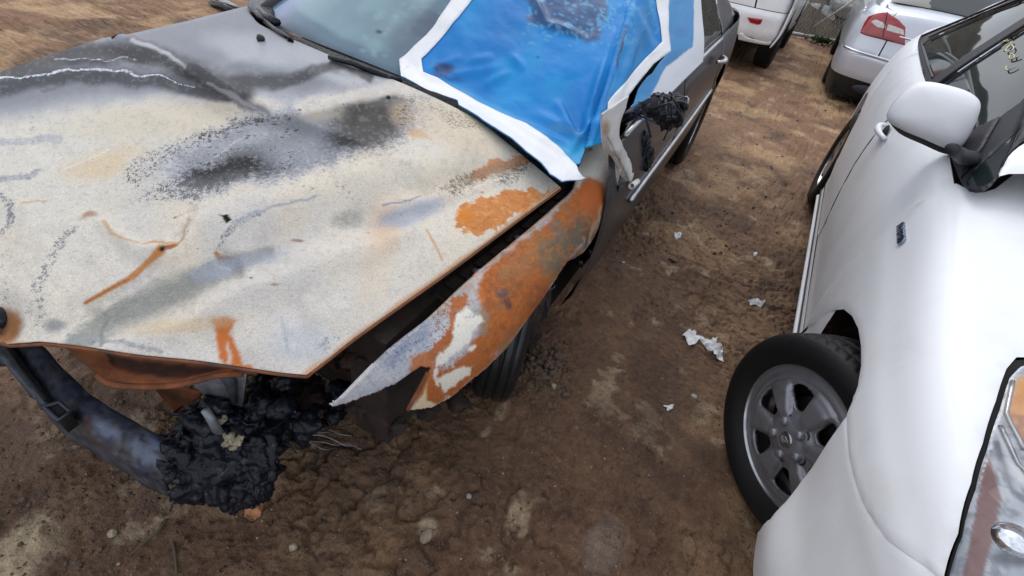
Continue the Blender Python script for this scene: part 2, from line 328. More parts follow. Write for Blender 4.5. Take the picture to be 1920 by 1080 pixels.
# ------------------------------------------------------------------ ground
def mud_material():
    m = bpy.data.materials.new('wet_dirt'); m.use_nodes = True; n, l = m.node_tree.nodes, m.node_tree.links; b = n['Principled BSDF']
    at = n.new('ShaderNodeVertexColor'); at.layer_name = 'Col'; geo = n.new('ShaderNodeNewGeometry')
    def tex(sc, det=6, ro=.6, off=0):
        mp = n.new('ShaderNodeMapping'); mp.inputs['Location'].default_value = (off, off, 0); l.new(geo.outputs['Position'], mp.inputs[0])
        t = n.new('ShaderNodeTexNoise'); t.inputs['Scale'].default_value = sc; t.inputs['Detail'].default_value = det; t.inputs['Roughness'].default_value = ro; l.new(mp.outputs[0], t.inputs['Vector']); return t.outputs['Fac']
    def ramp(s, p0, p1, c0, c1):
        r = n.new('ShaderNodeValToRGB'); r.color_ramp.elements[0].position = p0; r.color_ramp.elements[1].position = p1
        r.color_ramp.elements[0].color = (*c0, 1); r.color_ramp.elements[1].color = (*c1, 1); l.new(s, r.inputs[0]); return r.outputs[0]
    def mx(mode, f, a, c):
        x = n.new('ShaderNodeMix'); x.data_type = 'RGBA'; x.blend_type = mode
        if isinstance(f, float): x.inputs[0].default_value = f
        else: l.new(f, x.inputs[0])
        l.new(a, x.inputs[6]); l.new(c, x.inputs[7]); return x.outputs[2]
    c = mx('MULTIPLY', 1.0, at.outputs['Color'], ramp(tex(38, 8, .68), .28, .72, (.62,)*3, (1.32,)*3))
    c = mx('MULTIPLY', 1.0, c, ramp(tex(7, 5, .6, 5), .3, .7, (.8, .78, .76), (1.16, 1.14, 1.1)))
    def ridge(sc, w, off):
        a_ = n.new('ShaderNodeMath'); a_.operation = 'SUBTRACT'; l.new(tex(sc, 5, .62, off), a_.inputs[0]); a_.inputs[1].default_value = .5
        b_ = n.new('ShaderNodeMath'); b_.operation = 'ABSOLUTE'; l.new(a_.outputs[0], b_.inputs[0]); r_ = ramp(b_.outputs[0], 0.0, w, (1,)*3, (0,)*3)
        g_ = n.new('ShaderNodeMath'); g_.operation = 'MULTIPLY'; l.new(r_, g_.inputs[0]); l.new(ramp(tex(5.5, 5, .6, off+3), .5, .62, (0,)*3, (1,)*3), g_.inputs[1]); return g_.outputs[0]
    dk = n.new('ShaderNodeRGB'); dk.outputs[0].default_value = (.022, .014, .010, 1)
    c = mx('MIX', ridge(34, .016, 21), c, dk.outputs[0]); c = mx('MIX', ridge(60, .014, 33), c, dk.outputs[0])
    c = mx('MULTIPLY', 1.0, c, ramp(tex(230, 3, .7, 13), .3, .7, (.72,)*3, (1.28,)*3))
    v = n.new('ShaderNodeTexVoronoi'); v.inputs['Scale'].default_value = 75; l.new(geo.outputs['Position'], v.inputs['Vector'])
    vm = n.new('ShaderNodeMath'); vm.operation = 'LESS_THAN'; vm.inputs[1].default_value = .13; l.new(v.outputs['Distance'], vm.inputs[0])
    sel = n.new('ShaderNodeMath'); sel.operation = 'GREATER_THAN'; sel.inputs[1].default_value = .80
    sp = n.new('ShaderNodeSeparateColor'); l.new(v.outputs['Color'], sp.inputs[0]); l.new(sp.outputs[0], sel.inputs[0])
    mm = n.new('ShaderNodeMath'); mm.operation = 'MULTIPLY'; l.new(vm.outputs[0], mm.inputs[0]); l.new(sel.outputs[0], mm.inputs[1])
    pc = n.new('ShaderNodeRGB'); pc.outputs[0].default_value = (.34, .26, .19, 1)
    c = mx('MIX', mm.outputs[0], c, pc.outputs[0]); l.new(c, b.inputs['Base Color'])
    rr = n.new('ShaderNodeMath'); rr.operation = 'MULTIPLY_ADD'; l.new(ramp(tex(16, 6, .6, 9), .35, .65, (0,)*3, (1,)*3), rr.inputs[0]); rr.inputs[1].default_value = .22
    l.new(at.outputs['Alpha'], rr.inputs[2]); l.new(rr.outputs[0], b.inputs['Roughness'])
    bp = n.new('ShaderNodeBump'); bp.inputs['Distance'].default_value = .018; bp.inputs['Strength'].default_value = .9
    ad = n.new('ShaderNodeMath'); ad.operation = 'MULTIPLY_ADD'; l.new(tex(150, 4, .6, 2), ad.inputs[0]); ad.inputs[1].default_value = .35; l.new(tex(42, 9, .72, 1), ad.inputs[2])
    l.new(ad.outputs[0], bp.inputs['Height']); l.new(bp.outputs[0], b.inputs['Normal']); b.inputs['Specular IOR Level'].default_value = .4
    return m
M['mud'] = mud_material()
def axis(a, b, st, lo, hi, g=1.045, mxs=30.):
    m = list(np.arange(a, b, st)); s = st; x = m[-1]; up = []
    while x < hi: s = min(s*(g if x < 13 else 1.25), mxs); x += s; up.append(x)
    s = st; x = a; dn = []
    while x > lo: s = min(s*(g if x > -13 else 1.25), mxs); x -= s; dn.append(x)
    return np.array(dn[::-1]+m+up)
def gheight(X, Y):
    d = fbm(X, Y, .55, 3, 3)-.5
    h = d*.10*sm(-2.5, 3, Y)+ (fbm(X, Y, 2.2, 3, 11)-.5)*.04
    w = sm(.42, .62, fbm(X, Y, 1.3, 3, 21))                     # churned patches
    cl = fbm(X, Y, 24, 4, 31, .6); cl2 = 1-np.abs(2*fbm(X, Y, 11, 4, 41, .6)-1)
    h = h+w*((cl-.5)*.022-.014*sm(.82, .97, cl2))+(1-w)*(fbm(X, Y, 22, 4, 51)-.5)*.010
    pl = fbm(X, Y, 7, 5, 131, .62); h = h+.005*sm(.485, .505, pl)+.004*sm(.57, .58, pl)
    pl = fbm(X, Y, 19, 4, 141, .62); m2 = sm(.4, .55, fbm(X, Y, 2.6, 3, 151)); h = h+m2*(.0035*sm(.49, .505, pl)-.005*sm(.62, .65, pl)); pl = fbm(X, Y, 46, 3, 161, .6); h = h+m2*(.0035*sm(.5, .56, pl)-.004*sm(.64, .7, pl))
    g = P(1010, 712, z=0.02); r = np.hypot((X-g[0])/.12, (Y-g[1])/.2); h = h+.07*np.exp(-r**2)*(.45+1.0*fbm(X, Y, 22, 4, 61))   # dirt pushed up beside the burned wheel
    g = P(1135, 1020, z=0); r = np.hypot((X-g[0])/.055, (Y-g[1])/.085)+.5*(fbm(X, Y, 9, 3, 71)-.5); f = sm(1.1, .8, r); h = h*(1-f)+(-.022)*f
    for a, b, rr in ((953, 860, .02), (950, 905, .022), (960, 820, .015)):
        g = P(a, b, z=0); h = h-.012*np.exp(-(np.hypot(X-g[0], Y-g[1])/rr)**2)
    return h-.01
gx = axis(-1.95, .32, .0058, -300, 300, 1.021); gy = axis(-1.35, 1.3, .0058, -200, 400, 1.022)
GX, GY = np.meshgrid(gx, gy)
GZ = gheight(GX, GY); far = sm(14, 30, np.hypot(GX, GY)); GZ = GZ*(1-far)
uvp = PR(np.stack([GX, GY, GZ], -1).reshape(-1, 3)).reshape(GX.shape+(2,)); U_, V_ = uvp[..., 0], uvp[..., 1]
c = np.zeros(GX.shape+(4,))
wet = lin((100, 76, 58)); mid = lin((128, 98, 72)); dry = lin((176, 146, 110)); pal = lin((196, 180, 150))
t1 = np.clip(sm(.4, 4.5, GY+1.2*(fbm(GX, GY, 1.1, 4, 81)-.5)*2), 0, 1)[..., None]
t0 = sm(-3.0, -6.5, GX)[..., None]; t1 = np.maximum(t1, t0)
c3 = wet*(1-t1)+mid*t1
pt = (sm(.52, .66, fbm(GX, GY, 2.1, 5, 91, .6))*(.22+.5*t1[..., 0]))[..., None]; c3 = c3*(1-pt)+dry*pt
pt = (sm(.64, .74, fbm(GX, GY, 7.5, 6, 95, .65))*.35)[..., None]; c3 = c3*(1-pt)+pal*pt
pt = (sm(.58, .70, fbm(GX, GY, 3.0, 5, 99, .6))*.6)[..., None]; c3 = c3*(1-pt)+lin((74, 56, 44))*pt
al = np.full(GX.shape, .50)+.22*t1[..., 0]
for (a, b, rx, ry, col_, k) in ((800, 985, .03, .03, pal, .5), (1110, 585, .2, .3, mid, .25), (1440, 290, .35, .28, dry, .75), (1400, 210, .4, .3, dry, .5), (1300, 345, .25, .12, dry, .35), (130, 960, .10, .06, lin((140, 120, 95)), .25), (330, 900, .09, .05, lin((150, 130, 105)), .35), (60, 700, .25, .12, lin((150, 120, 92)), .45), (1340, 640, .1, .12, lin((150, 122, 95)), .6), (20, 1050, .1, .1, pal, .6)):
    g = P(a, b, z=0); r = np.hypot((GX-g[0])/rx, (GY-g[1])/ry)+1.3*(fbm(GX, GY, 6, 4, int(a))-.5); f = (sm(1.1, .5, r)*k)[..., None]; c3 = c3*(1-f)+col_*f
g = P(1135, 1020, z=0); r = np.hypot((GX-g[0])/.055, (GY-g[1])/.085)+.5*(fbm(GX, GY, 9, 3, 71)-.5); f = sm(1.15, .9, r); c3 = c3*(1-f[..., None])+lin((120, 104, 92))*f[..., None]; al = al*(1-f)+.14*f
c[..., :3] = c3*np.array([1.22, 1.22, 1.24]); c[..., 3] = al-.08
ground = obj('ground', np.stack([GX, GY, GZ], -1).reshape(-1, 3), gridfaces(len(gy), len(gx)), M['mud'], col=c.reshape(-1, 4), kind='structure', centre=False)

# ------------------------------------------------------------------ painting of stains, sheen and shading on a panel, laid out by where they sit on the photographed panel
class Paint:
    def __init__(s, X, base, rough=.5, warp=10, wsc=.02):
        q = PR(X); s.u, s.v = q[:, 0], q[:, 1]; s.X = X
        s.wu = s.u+warp*(fbm(s.u, s.v, wsc, 4, 5)-.5)*2; s.wv = s.v+warp*(fbm(s.u, s.v, wsc, 4, 6)-.5)*2
        s.c = np.tile(lin(base), (len(X), 1)); s.r = np.full(len(X), rough)
        s.sc = np.zeros((len(X), 3)); s.sd = np.zeros(len(X)); s.fine = fbm(s.u, s.v, .11, 4, 8, .75); s.grain = fbm(s.u, s.v, .33, 3, 9, .8)
    def mix(s, f, col, rough=None):
        f = np.clip(f, 0, 1); s.c = s.c*(1-f[:, None])+lin(col)*f[:, None]; s.sd = s.sd*(1-f*(1 if f.max() > .6 else 0))
        if rough is not None: s.r = s.r*(1-f)+rough*f
    def spk(s, f, col):
        f = np.clip(f, 0, 1); w = (f/(f+s.sd+1e-4))[:, None]; s.sc = s.sc*(1-w)+lin(col)*w*np.ones((len(f), 1)); s.sd = np.maximum(s.sd, f)
    def blob(s, x, y, rx, ry, col, k=1, rot=0, soft=.6, rough=None, speck=0.):
        a = rad(rot); dx, dy = s.wu-x, s.wv-y; X = (dx*math.cos(a)+dy*math.sin(a))/rx; Y = (-dx*math.sin(a)+dy*math.cos(a))/ry
        r = np.hypot(X, Y); f = sm(1+soft*.5, 1-soft*.6, r)*k
        if speck: f = np.clip(f*1.35-speck*sm(.3, .7, s.fine*.45+s.grain*.55), 0, 1) if speck < 1 else f
        if speck >= 1: s.spk(f*.72, col); return
        s.mix(f, col, rough)
    def line(s, pts, w, col, k=1, soft=.6, rough=None, speck=0., warp=1.0):
        pts = np.asarray(pts, float); W = np.broadcast_to(w, len(pts)); U = s.u+(s.wu-s.u)*warp; V = s.v+(s.wv-s.v)*warp; best = np.full(len(U), 9e9)
        for i in range(len(pts)-1):
            a, b = pts[i], pts[i+1]; ab = b-a; t = np.clip(((U-a[0])*ab[0]+(V-a[1])*ab[1])/(ab@ab), 0, 1)
            d = np.hypot(U-a[0]-t*ab[0], V-a[1]-t*ab[1])/(W[i]+(W[i+1]-W[i])*t); best = np.minimum(best, d)
        f = sm(1+soft*.5, 1-soft*.6, best)*k
        if speck:
            if speck >= 1: s.spk(f*.72, col); return
            f = np.clip(f*1.35-speck*sm(.3, .7, s.fine*.45+s.grain*.55), 0, 1)
        s.mix(f, col, rough)
    def poly(s, pts, col, k=1, edge=6, rough=None, n=14, nsc=.05, speck=0.):
        U = s.u+n*(fbm(s.u, s.v, nsc, 5, 12, .65)-.5)*2; V = s.v+n*(fbm(s.u, s.v, nsc, 5, 13, .65)-.5)*2
        pts = np.asarray(pts, float); ins = pip(np.stack([U, V], -1), pts); best = np.full(len(U), 9e9)
        for i in range(len(pts)):
            a, b = pts[i], pts[(i+1) % len(pts)]; ab = b-a; t = np.clip(((U-a[0])*ab[0]+(V-a[1])*ab[1])/(ab@ab+1e-9), 0, 1)
            best = np.minimum(best, np.hypot(U-a[0]-t*ab[0], V-a[1]-t*ab[1]))
        sd = np.where(ins, best, -best); f = sm(-edge, edge, sd)*k
        if speck: f = sm(.0, .16, f-(s.fine*.45+s.grain*.55)*speck)*k
        s.mix(f, col, rough)
    def out(s, gain=.84, desat=0.):
        if desat:
            for arr in (s.c, s.sc): L = arr.mean(1, keepdims=True); b_ = (arr[:, 2] > arr[:, 0]*1.04)[:, None]*desat; arr[:] = arr*(1-b_)+(L*np.array([[.96, .99, 1.05]]))*b_
        return np.concatenate([np.clip(s.c*gain, .004, .82), s.r[:, None], np.clip(s.sc*gain, .002, .8), s.sd[:, None]], 1)

# ------------------------------------------------------------------ burned car
car = thing('burned_car', (BX-.75, BY+1.3, 0), 'burned dark sedan with a scorched rusty bonnet and blue film over its windshield', 'car')
# --- hood: a patch spanned by four surveyed edges, with crown, creases and dents
h_rear = np.array([Pc(1052, 352, z=.795), Pc(1010, 316, z=.825), Pc(960, 275, z=.855), Pc(900, 228, z=.885), Pc(840, 195, z=.905), Pc(752, 155, z=.925), Pc(680, 128, z=.932), Pc(620, 104, z=.93), Pc(545, 72, z=.92), Pc(490, 47, z=.905), Pc(474, 31, z=.897), Pc(466, 18, z=.889), Pc(463, 11, z=.884)])
h_front = np.array([Pc(575, 703, z=.66), Pc(530, 699, z=.662), Pc(460, 689, z=.667), Pc(370, 676, z=.672), Pc(260, 665, z=.678), Pc(160, 650, z=.682), Pc(80, 641, z=.682), Pc(26, 640, z=.68), Pc(-90, 610, z=.675), Pc(-260, 560, z=.67), Pc(-430, 480, z=.665), Pc(-560, 380, z=.66)])
h_left = np.array([Pc(1052, 352, z=.795), Pc(960, 420, z=.775), Pc(850, 502, z=.748), Pc(760, 566, z=.72), Pc(670, 630, z=.692), Pc(610, 677, z=.67), Pc(575, 703, z=.66)])
h_right = np.array([Pc(463, 11, z=.884), Pc(400, 27, z=.868), Pc(330, 45, z=.85), Pc(272, 58, z=.838), Pc(226, 68, z=.842), Pc(190, 74, z=.815), Pc(120, 96, z=.79), Pc(0, 136, z=.755), Pc(-180, 205, z=.72), Pc(-560, 380, z=.66)])
def coons(r, f, l, g, NU, NV):
    def arc(c, n):
        c = curve(c, 400); d = np.concatenate([[0], np.cumsum(np.linalg.norm(np.diff(c, axis=0), axis=1))]); t = np.linspace(0, d[-1], n)
        return np.stack([np.interp(t, d, c[:, k]) for k in range(3)], -1)
    R_, F_, L_, G_ = arc(r, NU), arc(f, NU), arc(l, NV), arc(g, NV); u = np.linspace(0, 1, NU)[None, :, None]; v = np.linspace(0, 1, NV)[:, None, None]
    return (1-v)*R_[None]+v*F_[None]+(1-u)*L_[:, None]+u*G_[:, None]-((1-u)*(1-v)*R_[0]+u*(1-v)*R_[-1]+(1-u)*v*F_[0]+u*v*F_[-1]), u[..., 0]*np.ones((NV, 1)), v[..., 0]*np.ones((1, NU))
HN, HM = 460, 400
H, hu, hv = coons(h_rear, h_front, h_left, h_right, HN, HM)
crown = (4*hu*(1-hu))**.6*(4*hv*(1-hv))**.75
H[..., 2] += .035*crown
q = PR(H.reshape(-1, 3)).reshape(H.shape[:2]+(2,)); hx, hy = q[..., 0], q[..., 1]
def seg(pts, w):
    pts = np.asarray(pts, float); best = np.full(hx.shape, 9e9); side = np.zeros(hx.shape)
    for i in range(len(pts)-1):
        a, b = pts[i], pts[i+1]; ab = b-a; t = np.clip(((hx-a[0])*ab[0]+(hy-a[1])*ab[1])/(ab@ab), 0, 1)
        d = np.hypot(hx-a[0]-t*ab[0], hy-a[1]-t*ab[1]); best = np.minimum(best, d)
    return np.exp(-(best/w)**2)
fade = np.clip(np.minimum(np.minimum(hu, 1-hu), np.minimum(hv, 1-hv))*14, 0, 1)
dz = (fbm(hx, hy, .004, 3, 2)-.5)*.035+(fbm(hx, hy, .012, 3, 4)-.5)*.012
dz += .016*seg([(330, 460), (460, 400), (560, 370), (700, 330), (850, 290)], 38)           # long buckle across the middle
dz -= .016*seg([(90, 640), (250, 580), (420, 510), (560, 440), (760, 390), (900, 345)], 34)
dz += .014*seg([(250, 650), (430, 560), (600, 500), (760, 430)], 30)
dz -= .012*seg([(700, 390), (720, 470), (730, 560)], 40)
dz += .010*seg([(190, 415), (250, 460), (310, 468)], 16)-.012*seg([(160, 570), (240, 520), (305, 470)], 9)
dz -= .014*seg([(412, 478), (440, 485), (445, 505)], 9)+.008*seg([(320, 465), (350, 425), (360, 395)], 10)
dz += .014*seg([(0, 160), (150, 128), (260, 128), (400, 155), (500, 205)], 14)-.012*seg([(0, 190), (200, 158), (380, 200), (520, 230)], 22)
dz += .016*seg([(226, 72), (280, 95), (350, 135), (430, 180)], 9)-.012*seg([(200, 95), (300, 130), (420, 190)], 14)
dz += .010*seg([(360, 150), (480, 120), (620, 150), (700, 140)], 16)
dz -= .008*seg([(560, 80), (620, 125), (800, 200)], 14)-.006*seg([(380, 245), (520, 225), (640, 190), (760, 190)], 14)
dz -= .010*seg([(800, 350), (900, 320), (1000, 300)], 16)-.010*seg([(720, 380), (860, 350), (980, 330)], 14)
dz += .006*seg([(580, 570), (600, 640), (590, 690)], 16)-.008*seg([(400, 690), (420, 620)], 24)
rr = np.hypot(hx-2, (hy-600)*.8); dz -= .035*np.exp(-(rr/34)**2)                              # the emblem recess in the nose
H[..., 2] += dz*fade+(-.03*np.exp(-(rr/30)**2))*(1-fade)
# turned-down lip along the front and both sides
def hood_paint(X):
    p = Paint(X, (209, 203, 191), .6, 12)
    p.mix(sm(.35, .7, fbm(p.u, p.v, .006, 4, 31))*.45, (194, 192, 192)); p.mix(sm(.5, .75, fbm(p.u, p.v, .009, 4, 33))*.5, (217, 204, 182))
    p.mix(sm(.55, .8, fbm(p.u, p.v, .03, 5, 35))*.3, (176, 172, 166))
    p.blob(150, 290, 230, 120, (205, 202, 192), .7, -8, 1.); p.blob(190, 305, 75, 26, (206, 184, 148), .75, -18, 1.1); p.blob(330, 225, 200, 34, (205, 195, 175), .8, -4, 1.)
    # blue grey sky sheen painted into the passenger side corner and the dark smoke bands
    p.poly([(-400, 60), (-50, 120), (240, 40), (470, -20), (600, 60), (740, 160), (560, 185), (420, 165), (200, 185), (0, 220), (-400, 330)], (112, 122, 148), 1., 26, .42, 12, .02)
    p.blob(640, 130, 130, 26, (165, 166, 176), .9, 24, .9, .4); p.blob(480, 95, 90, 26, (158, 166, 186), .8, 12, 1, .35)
    p.line([(-60, 140), (90, 112), (220, 98), (310, 110), (400, 148), (460, 178)], [26, 24, 20, 20, 22, 18], (36, 38, 50), .95, 1., .55)
    p.line([(-60, 175), (90, 148), (230, 146), (330, 160), (430, 182)], [18, 16, 14, 14, 12], (50, 52, 66), .9, 1., .5)
    p.line([(430, 160), (510, 152), (570, 140), (640, 122), (700, 140)], [16, 15, 11, 8, 8], (50, 50, 62), .9, 1., .55)
    p.line([(240, 70), (330, 108), (420, 158), (460, 195), (500, 215)], [5, 10, 12, 9, 5], (84, 84, 98), .7, 1.)
    p.line([(60, 82), (226, 66), (330, 46), (460, 10)], 8, (120, 136, 170), .8, 1.)
    p.line([(-30, 142), (60, 146), (110, 137), (160, 136), (200, 130), (222, 133), (262, 140), (310, 146), (360, 158)], [2, 2, 3.2, 2, 3.4, 2.6, 1.8, 1.4, 1], (216, 224, 238), .95, .5, .4, 1.)
    p.line([(110, 118), (180, 110), (260, 112)], 1.6, (200, 210, 225), .7, .5, None, 1.)
    p.line([(250, 78), (300, 95), (345, 122)], 4, (188, 190, 196), .8, 1.)
    p.line([(390, 148), (440, 180), (480, 205)], [3, 5, 2], (170, 166, 172), .6, 1.)
    p.line([(-40, 265), (40, 258), (110, 265)], 9, (140, 150, 170), .6, .9, None, .6); p.line([(-40, 345), (30, 335), (72, 326)], 6, (120, 128, 145), .7, .9, None, .7)
    p.line([(75, 172), (100, 168)], 3, (90, 95, 110), .7)
    p.line([(560, 200), (640, 195), (720, 180), (820, 200), (900, 232)], 12, (206, 196, 168), .6, 1.)
    # the big speckled burn
    p.blob(520, 270, 250, 66, (158, 166, 184), .75, -14, .9, .5, .3)
    p.blob(600, 255, 210, 52, (120, 128, 150), .85, -14, .9, .45, .45)
    p.blob(540, 270, 235, 58, (128, 136, 154), .6, -14, .9, .5, .5); p.blob(560, 262, 250, 66, (36, 34, 38), .62, -14, 1.3, None, 1.); p.blob(545, 268, 215, 50, (112, 118, 132), .8, -14, 1.3, None, .35); p.blob(450, 310, 130, 34, (20, 18, 20), .8, -12, 1.1, None, 1.)
    p.blob(440, 318, 100, 26, (34, 34, 40), .95, -12, 1., .55, .55); p.blob(400, 330, 90, 24, (24, 24, 28), 1., -14, .9, .6, 1.)
    p.blob(690, 225, 80, 56, (70, 64, 58), .8, -20, 1.4, None, .3); p.blob(690, 225, 95, 52, (14, 12, 12), .85, -20, 1.1, None, 1.); p.blob(690, 222, 60, 50, (26, 22, 22), .95, -25, 1., .5, .45); p.blob(640, 262, 80, 17, (40, 40, 48), .85, -12, 1., .5, .4); p.blob(720, 190, 46, 17, (64, 62, 66), .8, 10, 1., .5, .5)
    p.blob(600, 215, 48, 15, (168, 152, 110), .5, -10, 1., None, .5); p.blob(645, 182, 60, 14, (110, 106, 98), .7, -6, 1., .5, 1.)
    p.blob(560, 285, 60, 20, (140, 156, 190), .6, -12, 1.)
    p.line([(250, 330), (310, 285), (370, 255), (440, 233), (520, 226)], [22, 18, 14, 10, 8], (70, 72, 82), .55, .9, .6, 1.); p.line([(375, 250), (430, 240), (500, 228)], 7, (36, 38, 46), .8, .8, .6, 1.)
    p.blob(360, 355, 110, 22, (120, 122, 134), .8, -8, 1., None, 1.)
    p.line([(520, 230), (600, 200), (680, 172), (740, 175)], 6, (140, 134, 118), .7, 1., None, 1.)
    p.blob(728, 182, 4, 3, (20, 18, 16), 1., 0, .4); p.blob(755, 215, 20, 18, (176, 152, 118), .6, 0, 1.2); p.blob(785, 248, 20, 8, (196, 148, 84), .7, 20, 1.)
    p.blob(860, 225, 60, 12, (120, 112, 100), .6, 24, 1., None, 1.); p.blob(850, 245, 90, 30, (205, 188, 162), .6, 22, 1.)
    p.line([(560, 205), (640, 186), (720, 165), (760, 172)], 14, (206, 200, 190), .8, 1.)
    p.mix(sm(.62, .7, fbm(p.u, p.v, .16, 3, 51))*.22, (150, 146, 142)); p.mix(sm(.66, .74, fbm(p.u, p.v, .22, 3, 52))*.25*sm(220, 300, p.v), (226, 222, 214)); f_ = sm(.6, .8, fbm(p.u, p.v, .012, 4, 53)); p.spk(f_*.25, (140, 136, 132))
    p.blob(530, 272, 95, 20, (126, 136, 156), .55, -14, 1.2, None, .5); p.blob(470, 262, 80, 16, (176, 180, 188), .5, -14, 1.2, None, .5)
    # rust
    p.poly([(852, 395), (905, 368), (960, 350), (1040, 356), (950, 420), (900, 446), (876, 432), (862, 425)], (200, 128, 62), .95, 7, .8, 20, .06, .95); rk_ = sm(840, 870, p.u)*sm(450, 430, p.v)*sm(340, 360, p.v)*(p.c[:, 0] > p.c[:, 2]*2.2); p.mix(rk_*sm(.48, .7, fbm(p.u, p.v, .09, 5, 71, .7))*.7, (220, 160, 104)); p.mix(rk_*sm(.5, .66, fbm(p.u, p.v, .14, 5, 72, .7))*.5, (172, 96, 44))
    p.poly([(870, 330), (930, 300), (985, 285), (1010, 300), (960, 315), (900, 340)], (196, 128, 70), .85, 9, .8, 14, .04, .8)
    p.blob(870, 400, 22, 16, (206, 128, 52), .9, 0, .8, .8, .4)
    p.blob(880, 338, 60, 20, (120, 106, 88), .85, -20, 1., None, 1.); p.blob(965, 320, 40, 22, (112, 108, 96), .9, -22, 1., None, 1.); p.blob(920, 322, 60, 14, (134, 128, 116), .6, -20, 1., None, .6)
    p.line([(1052, 352), (960, 420), (850, 502), (760, 566), (670, 630), (575, 703)], [8, 6, 6, 7, 7, 8], (196, 148, 104), .75, 1., .8, 0, .4)
    p.blob(720, 430, 26, 60, (212, 184, 156), .8, 6, 1.2); p.blob(700, 520, 30, 70, (210, 198, 180), .6, 4, 1.2)
    p.line([(300, 470), (285, 486), (240, 524), (160, 568)], [10, 7, 6, 4], (190, 126, 66), .95, .7, .8, 0, .2); p.line([(300, 468), (330, 462)], [6, 2], (150, 88, 44), .95, .8)
    p.line([(240, 524), (160, 568)], 1.6, (140, 96, 62), .8, .8, None, 0, .2); p.blob(303, 470, 5, 4, (16, 12, 8), 1., 0, .3)
    p.line([(332, 460), (348, 430), (360, 405)], 1.6, (170, 130, 96), .8); p.line([(195, 415), (210, 436), (232, 448), (262, 455)], [4, 3, 2, 1.5], (192, 158, 116), .9, .8, None, 0, .2); p.line([(270, 457), (300, 455), (330, 460)], 2, (196, 150, 104), .9)
    p.line([(405, 474), (412, 484), (430, 482), (442, 488), (444, 503)], [4, 5, 3, 3, 2], (176, 124, 70), .95, .7, .8, 0, .2)
    p.poly([(398, 600), (420, 594), (440, 600), (432, 625), (446, 655), (456, 690), (438, 690), (430, 660), (424, 690), (412, 670)], (190, 108, 52), 1., 5, .8, 7, .08); p.blob(425, 655, 3, 14, (204, 196, 186), .8, -8, .8)
    p.blob(340, 608, 110, 14, (200, 178, 142), .6, -6, 1.); p.line([(420, 690), (460, 692), (475, 690)], 5, (196, 120, 70), .9)
    p.line([(20, 642), (100, 652), (250, 668), (420, 690)], [8, 4, 4, 4], (206, 188, 160), .7, 1., None, 0, .3)
    p.line([(330, 408), (370, 390)], 1.2, (130, 120, 110), .4); p.line([(800, 432), (816, 460), (830, 490)], 2.4, (196, 156, 112), .85, .8, None, 0, .3)
    p.blob(170, 410, 16, 5, (160, 120, 92), .8, -20, .9); p.line([(40, 385), (90, 380)], 1.4, (190, 156, 104), .8)
    p.blob(560, 452, 14, 2.4, (138, 110, 90), .8, 10, .6); p.blob(520, 532, 8, 2, (150, 120, 100), .8); p.blob(332, 405, 3, 2, (40, 36, 34), .9); p.blob(471, 523, 3, 2, (40, 40, 44), .9); p.blob(408, 405, 2, 2, (20, 20, 20), .6)
    # grey bruises; the first long band also paints in shading of the crease
    p.line([(120, 655), (230, 590), (330, 545), (430, 500), (500, 470)], [16, 30, 32, 24, 14], (142, 144, 138), .85, 1.2, None, .35)
    p.blob(410, 505, 50, 18, (146, 162, 192), .7, -20, 1.); p.blob(480, 485, 60, 20, (160, 168, 180), .6, -10, 1., None, .4); p.blob(105, 610, 22, 12, (110, 114, 124), .7, 0, 1.)
    p.line([(205, 605), (192, 625), (188, 645)], 2.4, (110, 112, 118), .8); p.line([(130, 630), (230, 640), (300, 664)], 5, (136, 142, 150), .8, 1., None, .8)
    p.line([(150, 430), (115, 458), (82, 505), (72, 545), (80, 590)], [5, 9, 10, 8, 5], (122, 124, 130), .7, 1.1, None, 1.); p.line([(0, 365), (22, 385), (20, 420), (0, 448)], [6, 8, 8, 6], (112, 120, 134), .9, .9, None, 1.)
    p.line([(500, 400), (445, 418), (420, 440), (405, 465)], [4, 6, 7, 4], (120, 132, 154), .8, .9, None, 1.); p.line([(445, 418), (520, 385), (600, 372)], 3, (140, 152, 176), .7); p.line([(360, 410), (350, 432)], 4, (140, 150, 170), .7, .8, None, 1.)
    p.blob(770, 395, 60, 18, (130, 150, 188), .7, -20, 1.); p.line([(720, 380), (790, 362)], 1.6, (110, 130, 170), .8); p.blob(655, 415, 34, 16, (158, 156, 148), .7, -10, 1.1, None, .4)
    p.blob(560, 640, 60, 40, (186, 194, 204), .5, 0, 1.); p.line([(530, 595), (532, 620), (540, 660)], 3, (150, 164, 184), .6); p.blob(640, 560, 30, 26, (216, 214, 208), .8, 0, .8, None, 1.)
    p.blob(610, 640, 30, 16, (150, 156, 158), .6, -20, 1., None, 1.); p.blob(300, 690, 60, 6, (120, 124, 130), .5, 5, 1., None, 1.)
    p.blob(10, 610, 34, 40, (150, 104, 66), .95, 0, .7, .8, .3); p.blob(-6, 604, 22, 24, (54, 36, 26), .95, 0, .7)
    p.poly([(414, 404), (428, 401), (430, 407), (436, 412), (424, 420), (420, 412)], (6, 6, 8), 1., .8, .9, .5)
    p.line([(400, 290), (470, 250)], .9, (220, 216, 208), .5, .4); p.line([(120, 318), (210, 278)], .9, (232, 226, 214), .6, .4, None, 0, .1); p.line([(100, 305), (122, 290)], .9, (232, 226, 214), .6, .4)
    for i in range(40):
        a, b = random.uniform(380, 560), random.uniform(215, 260); p.blob(a, b-(a-380)*.12+14, random.uniform(1.5, 4), random.uniform(1, 2.2), (22, 24, 32), .85, random.uniform(-40, 10), .4)
    for i in range(90):
        a, b = random.uniform(20, 900), random.uniform(330, 660); p.blob(a, b, random.uniform(.8, 2.2), random.uniform(.6, 1.5), random.choice([(90, 84, 80), (150, 118, 92), (120, 126, 136)]), .6, 0, .4)
    return p.out(.86, .75)
HV = H.reshape(-1, 3)
hc = hood_paint(HV)
nl = 5; lips = []; lcs = []
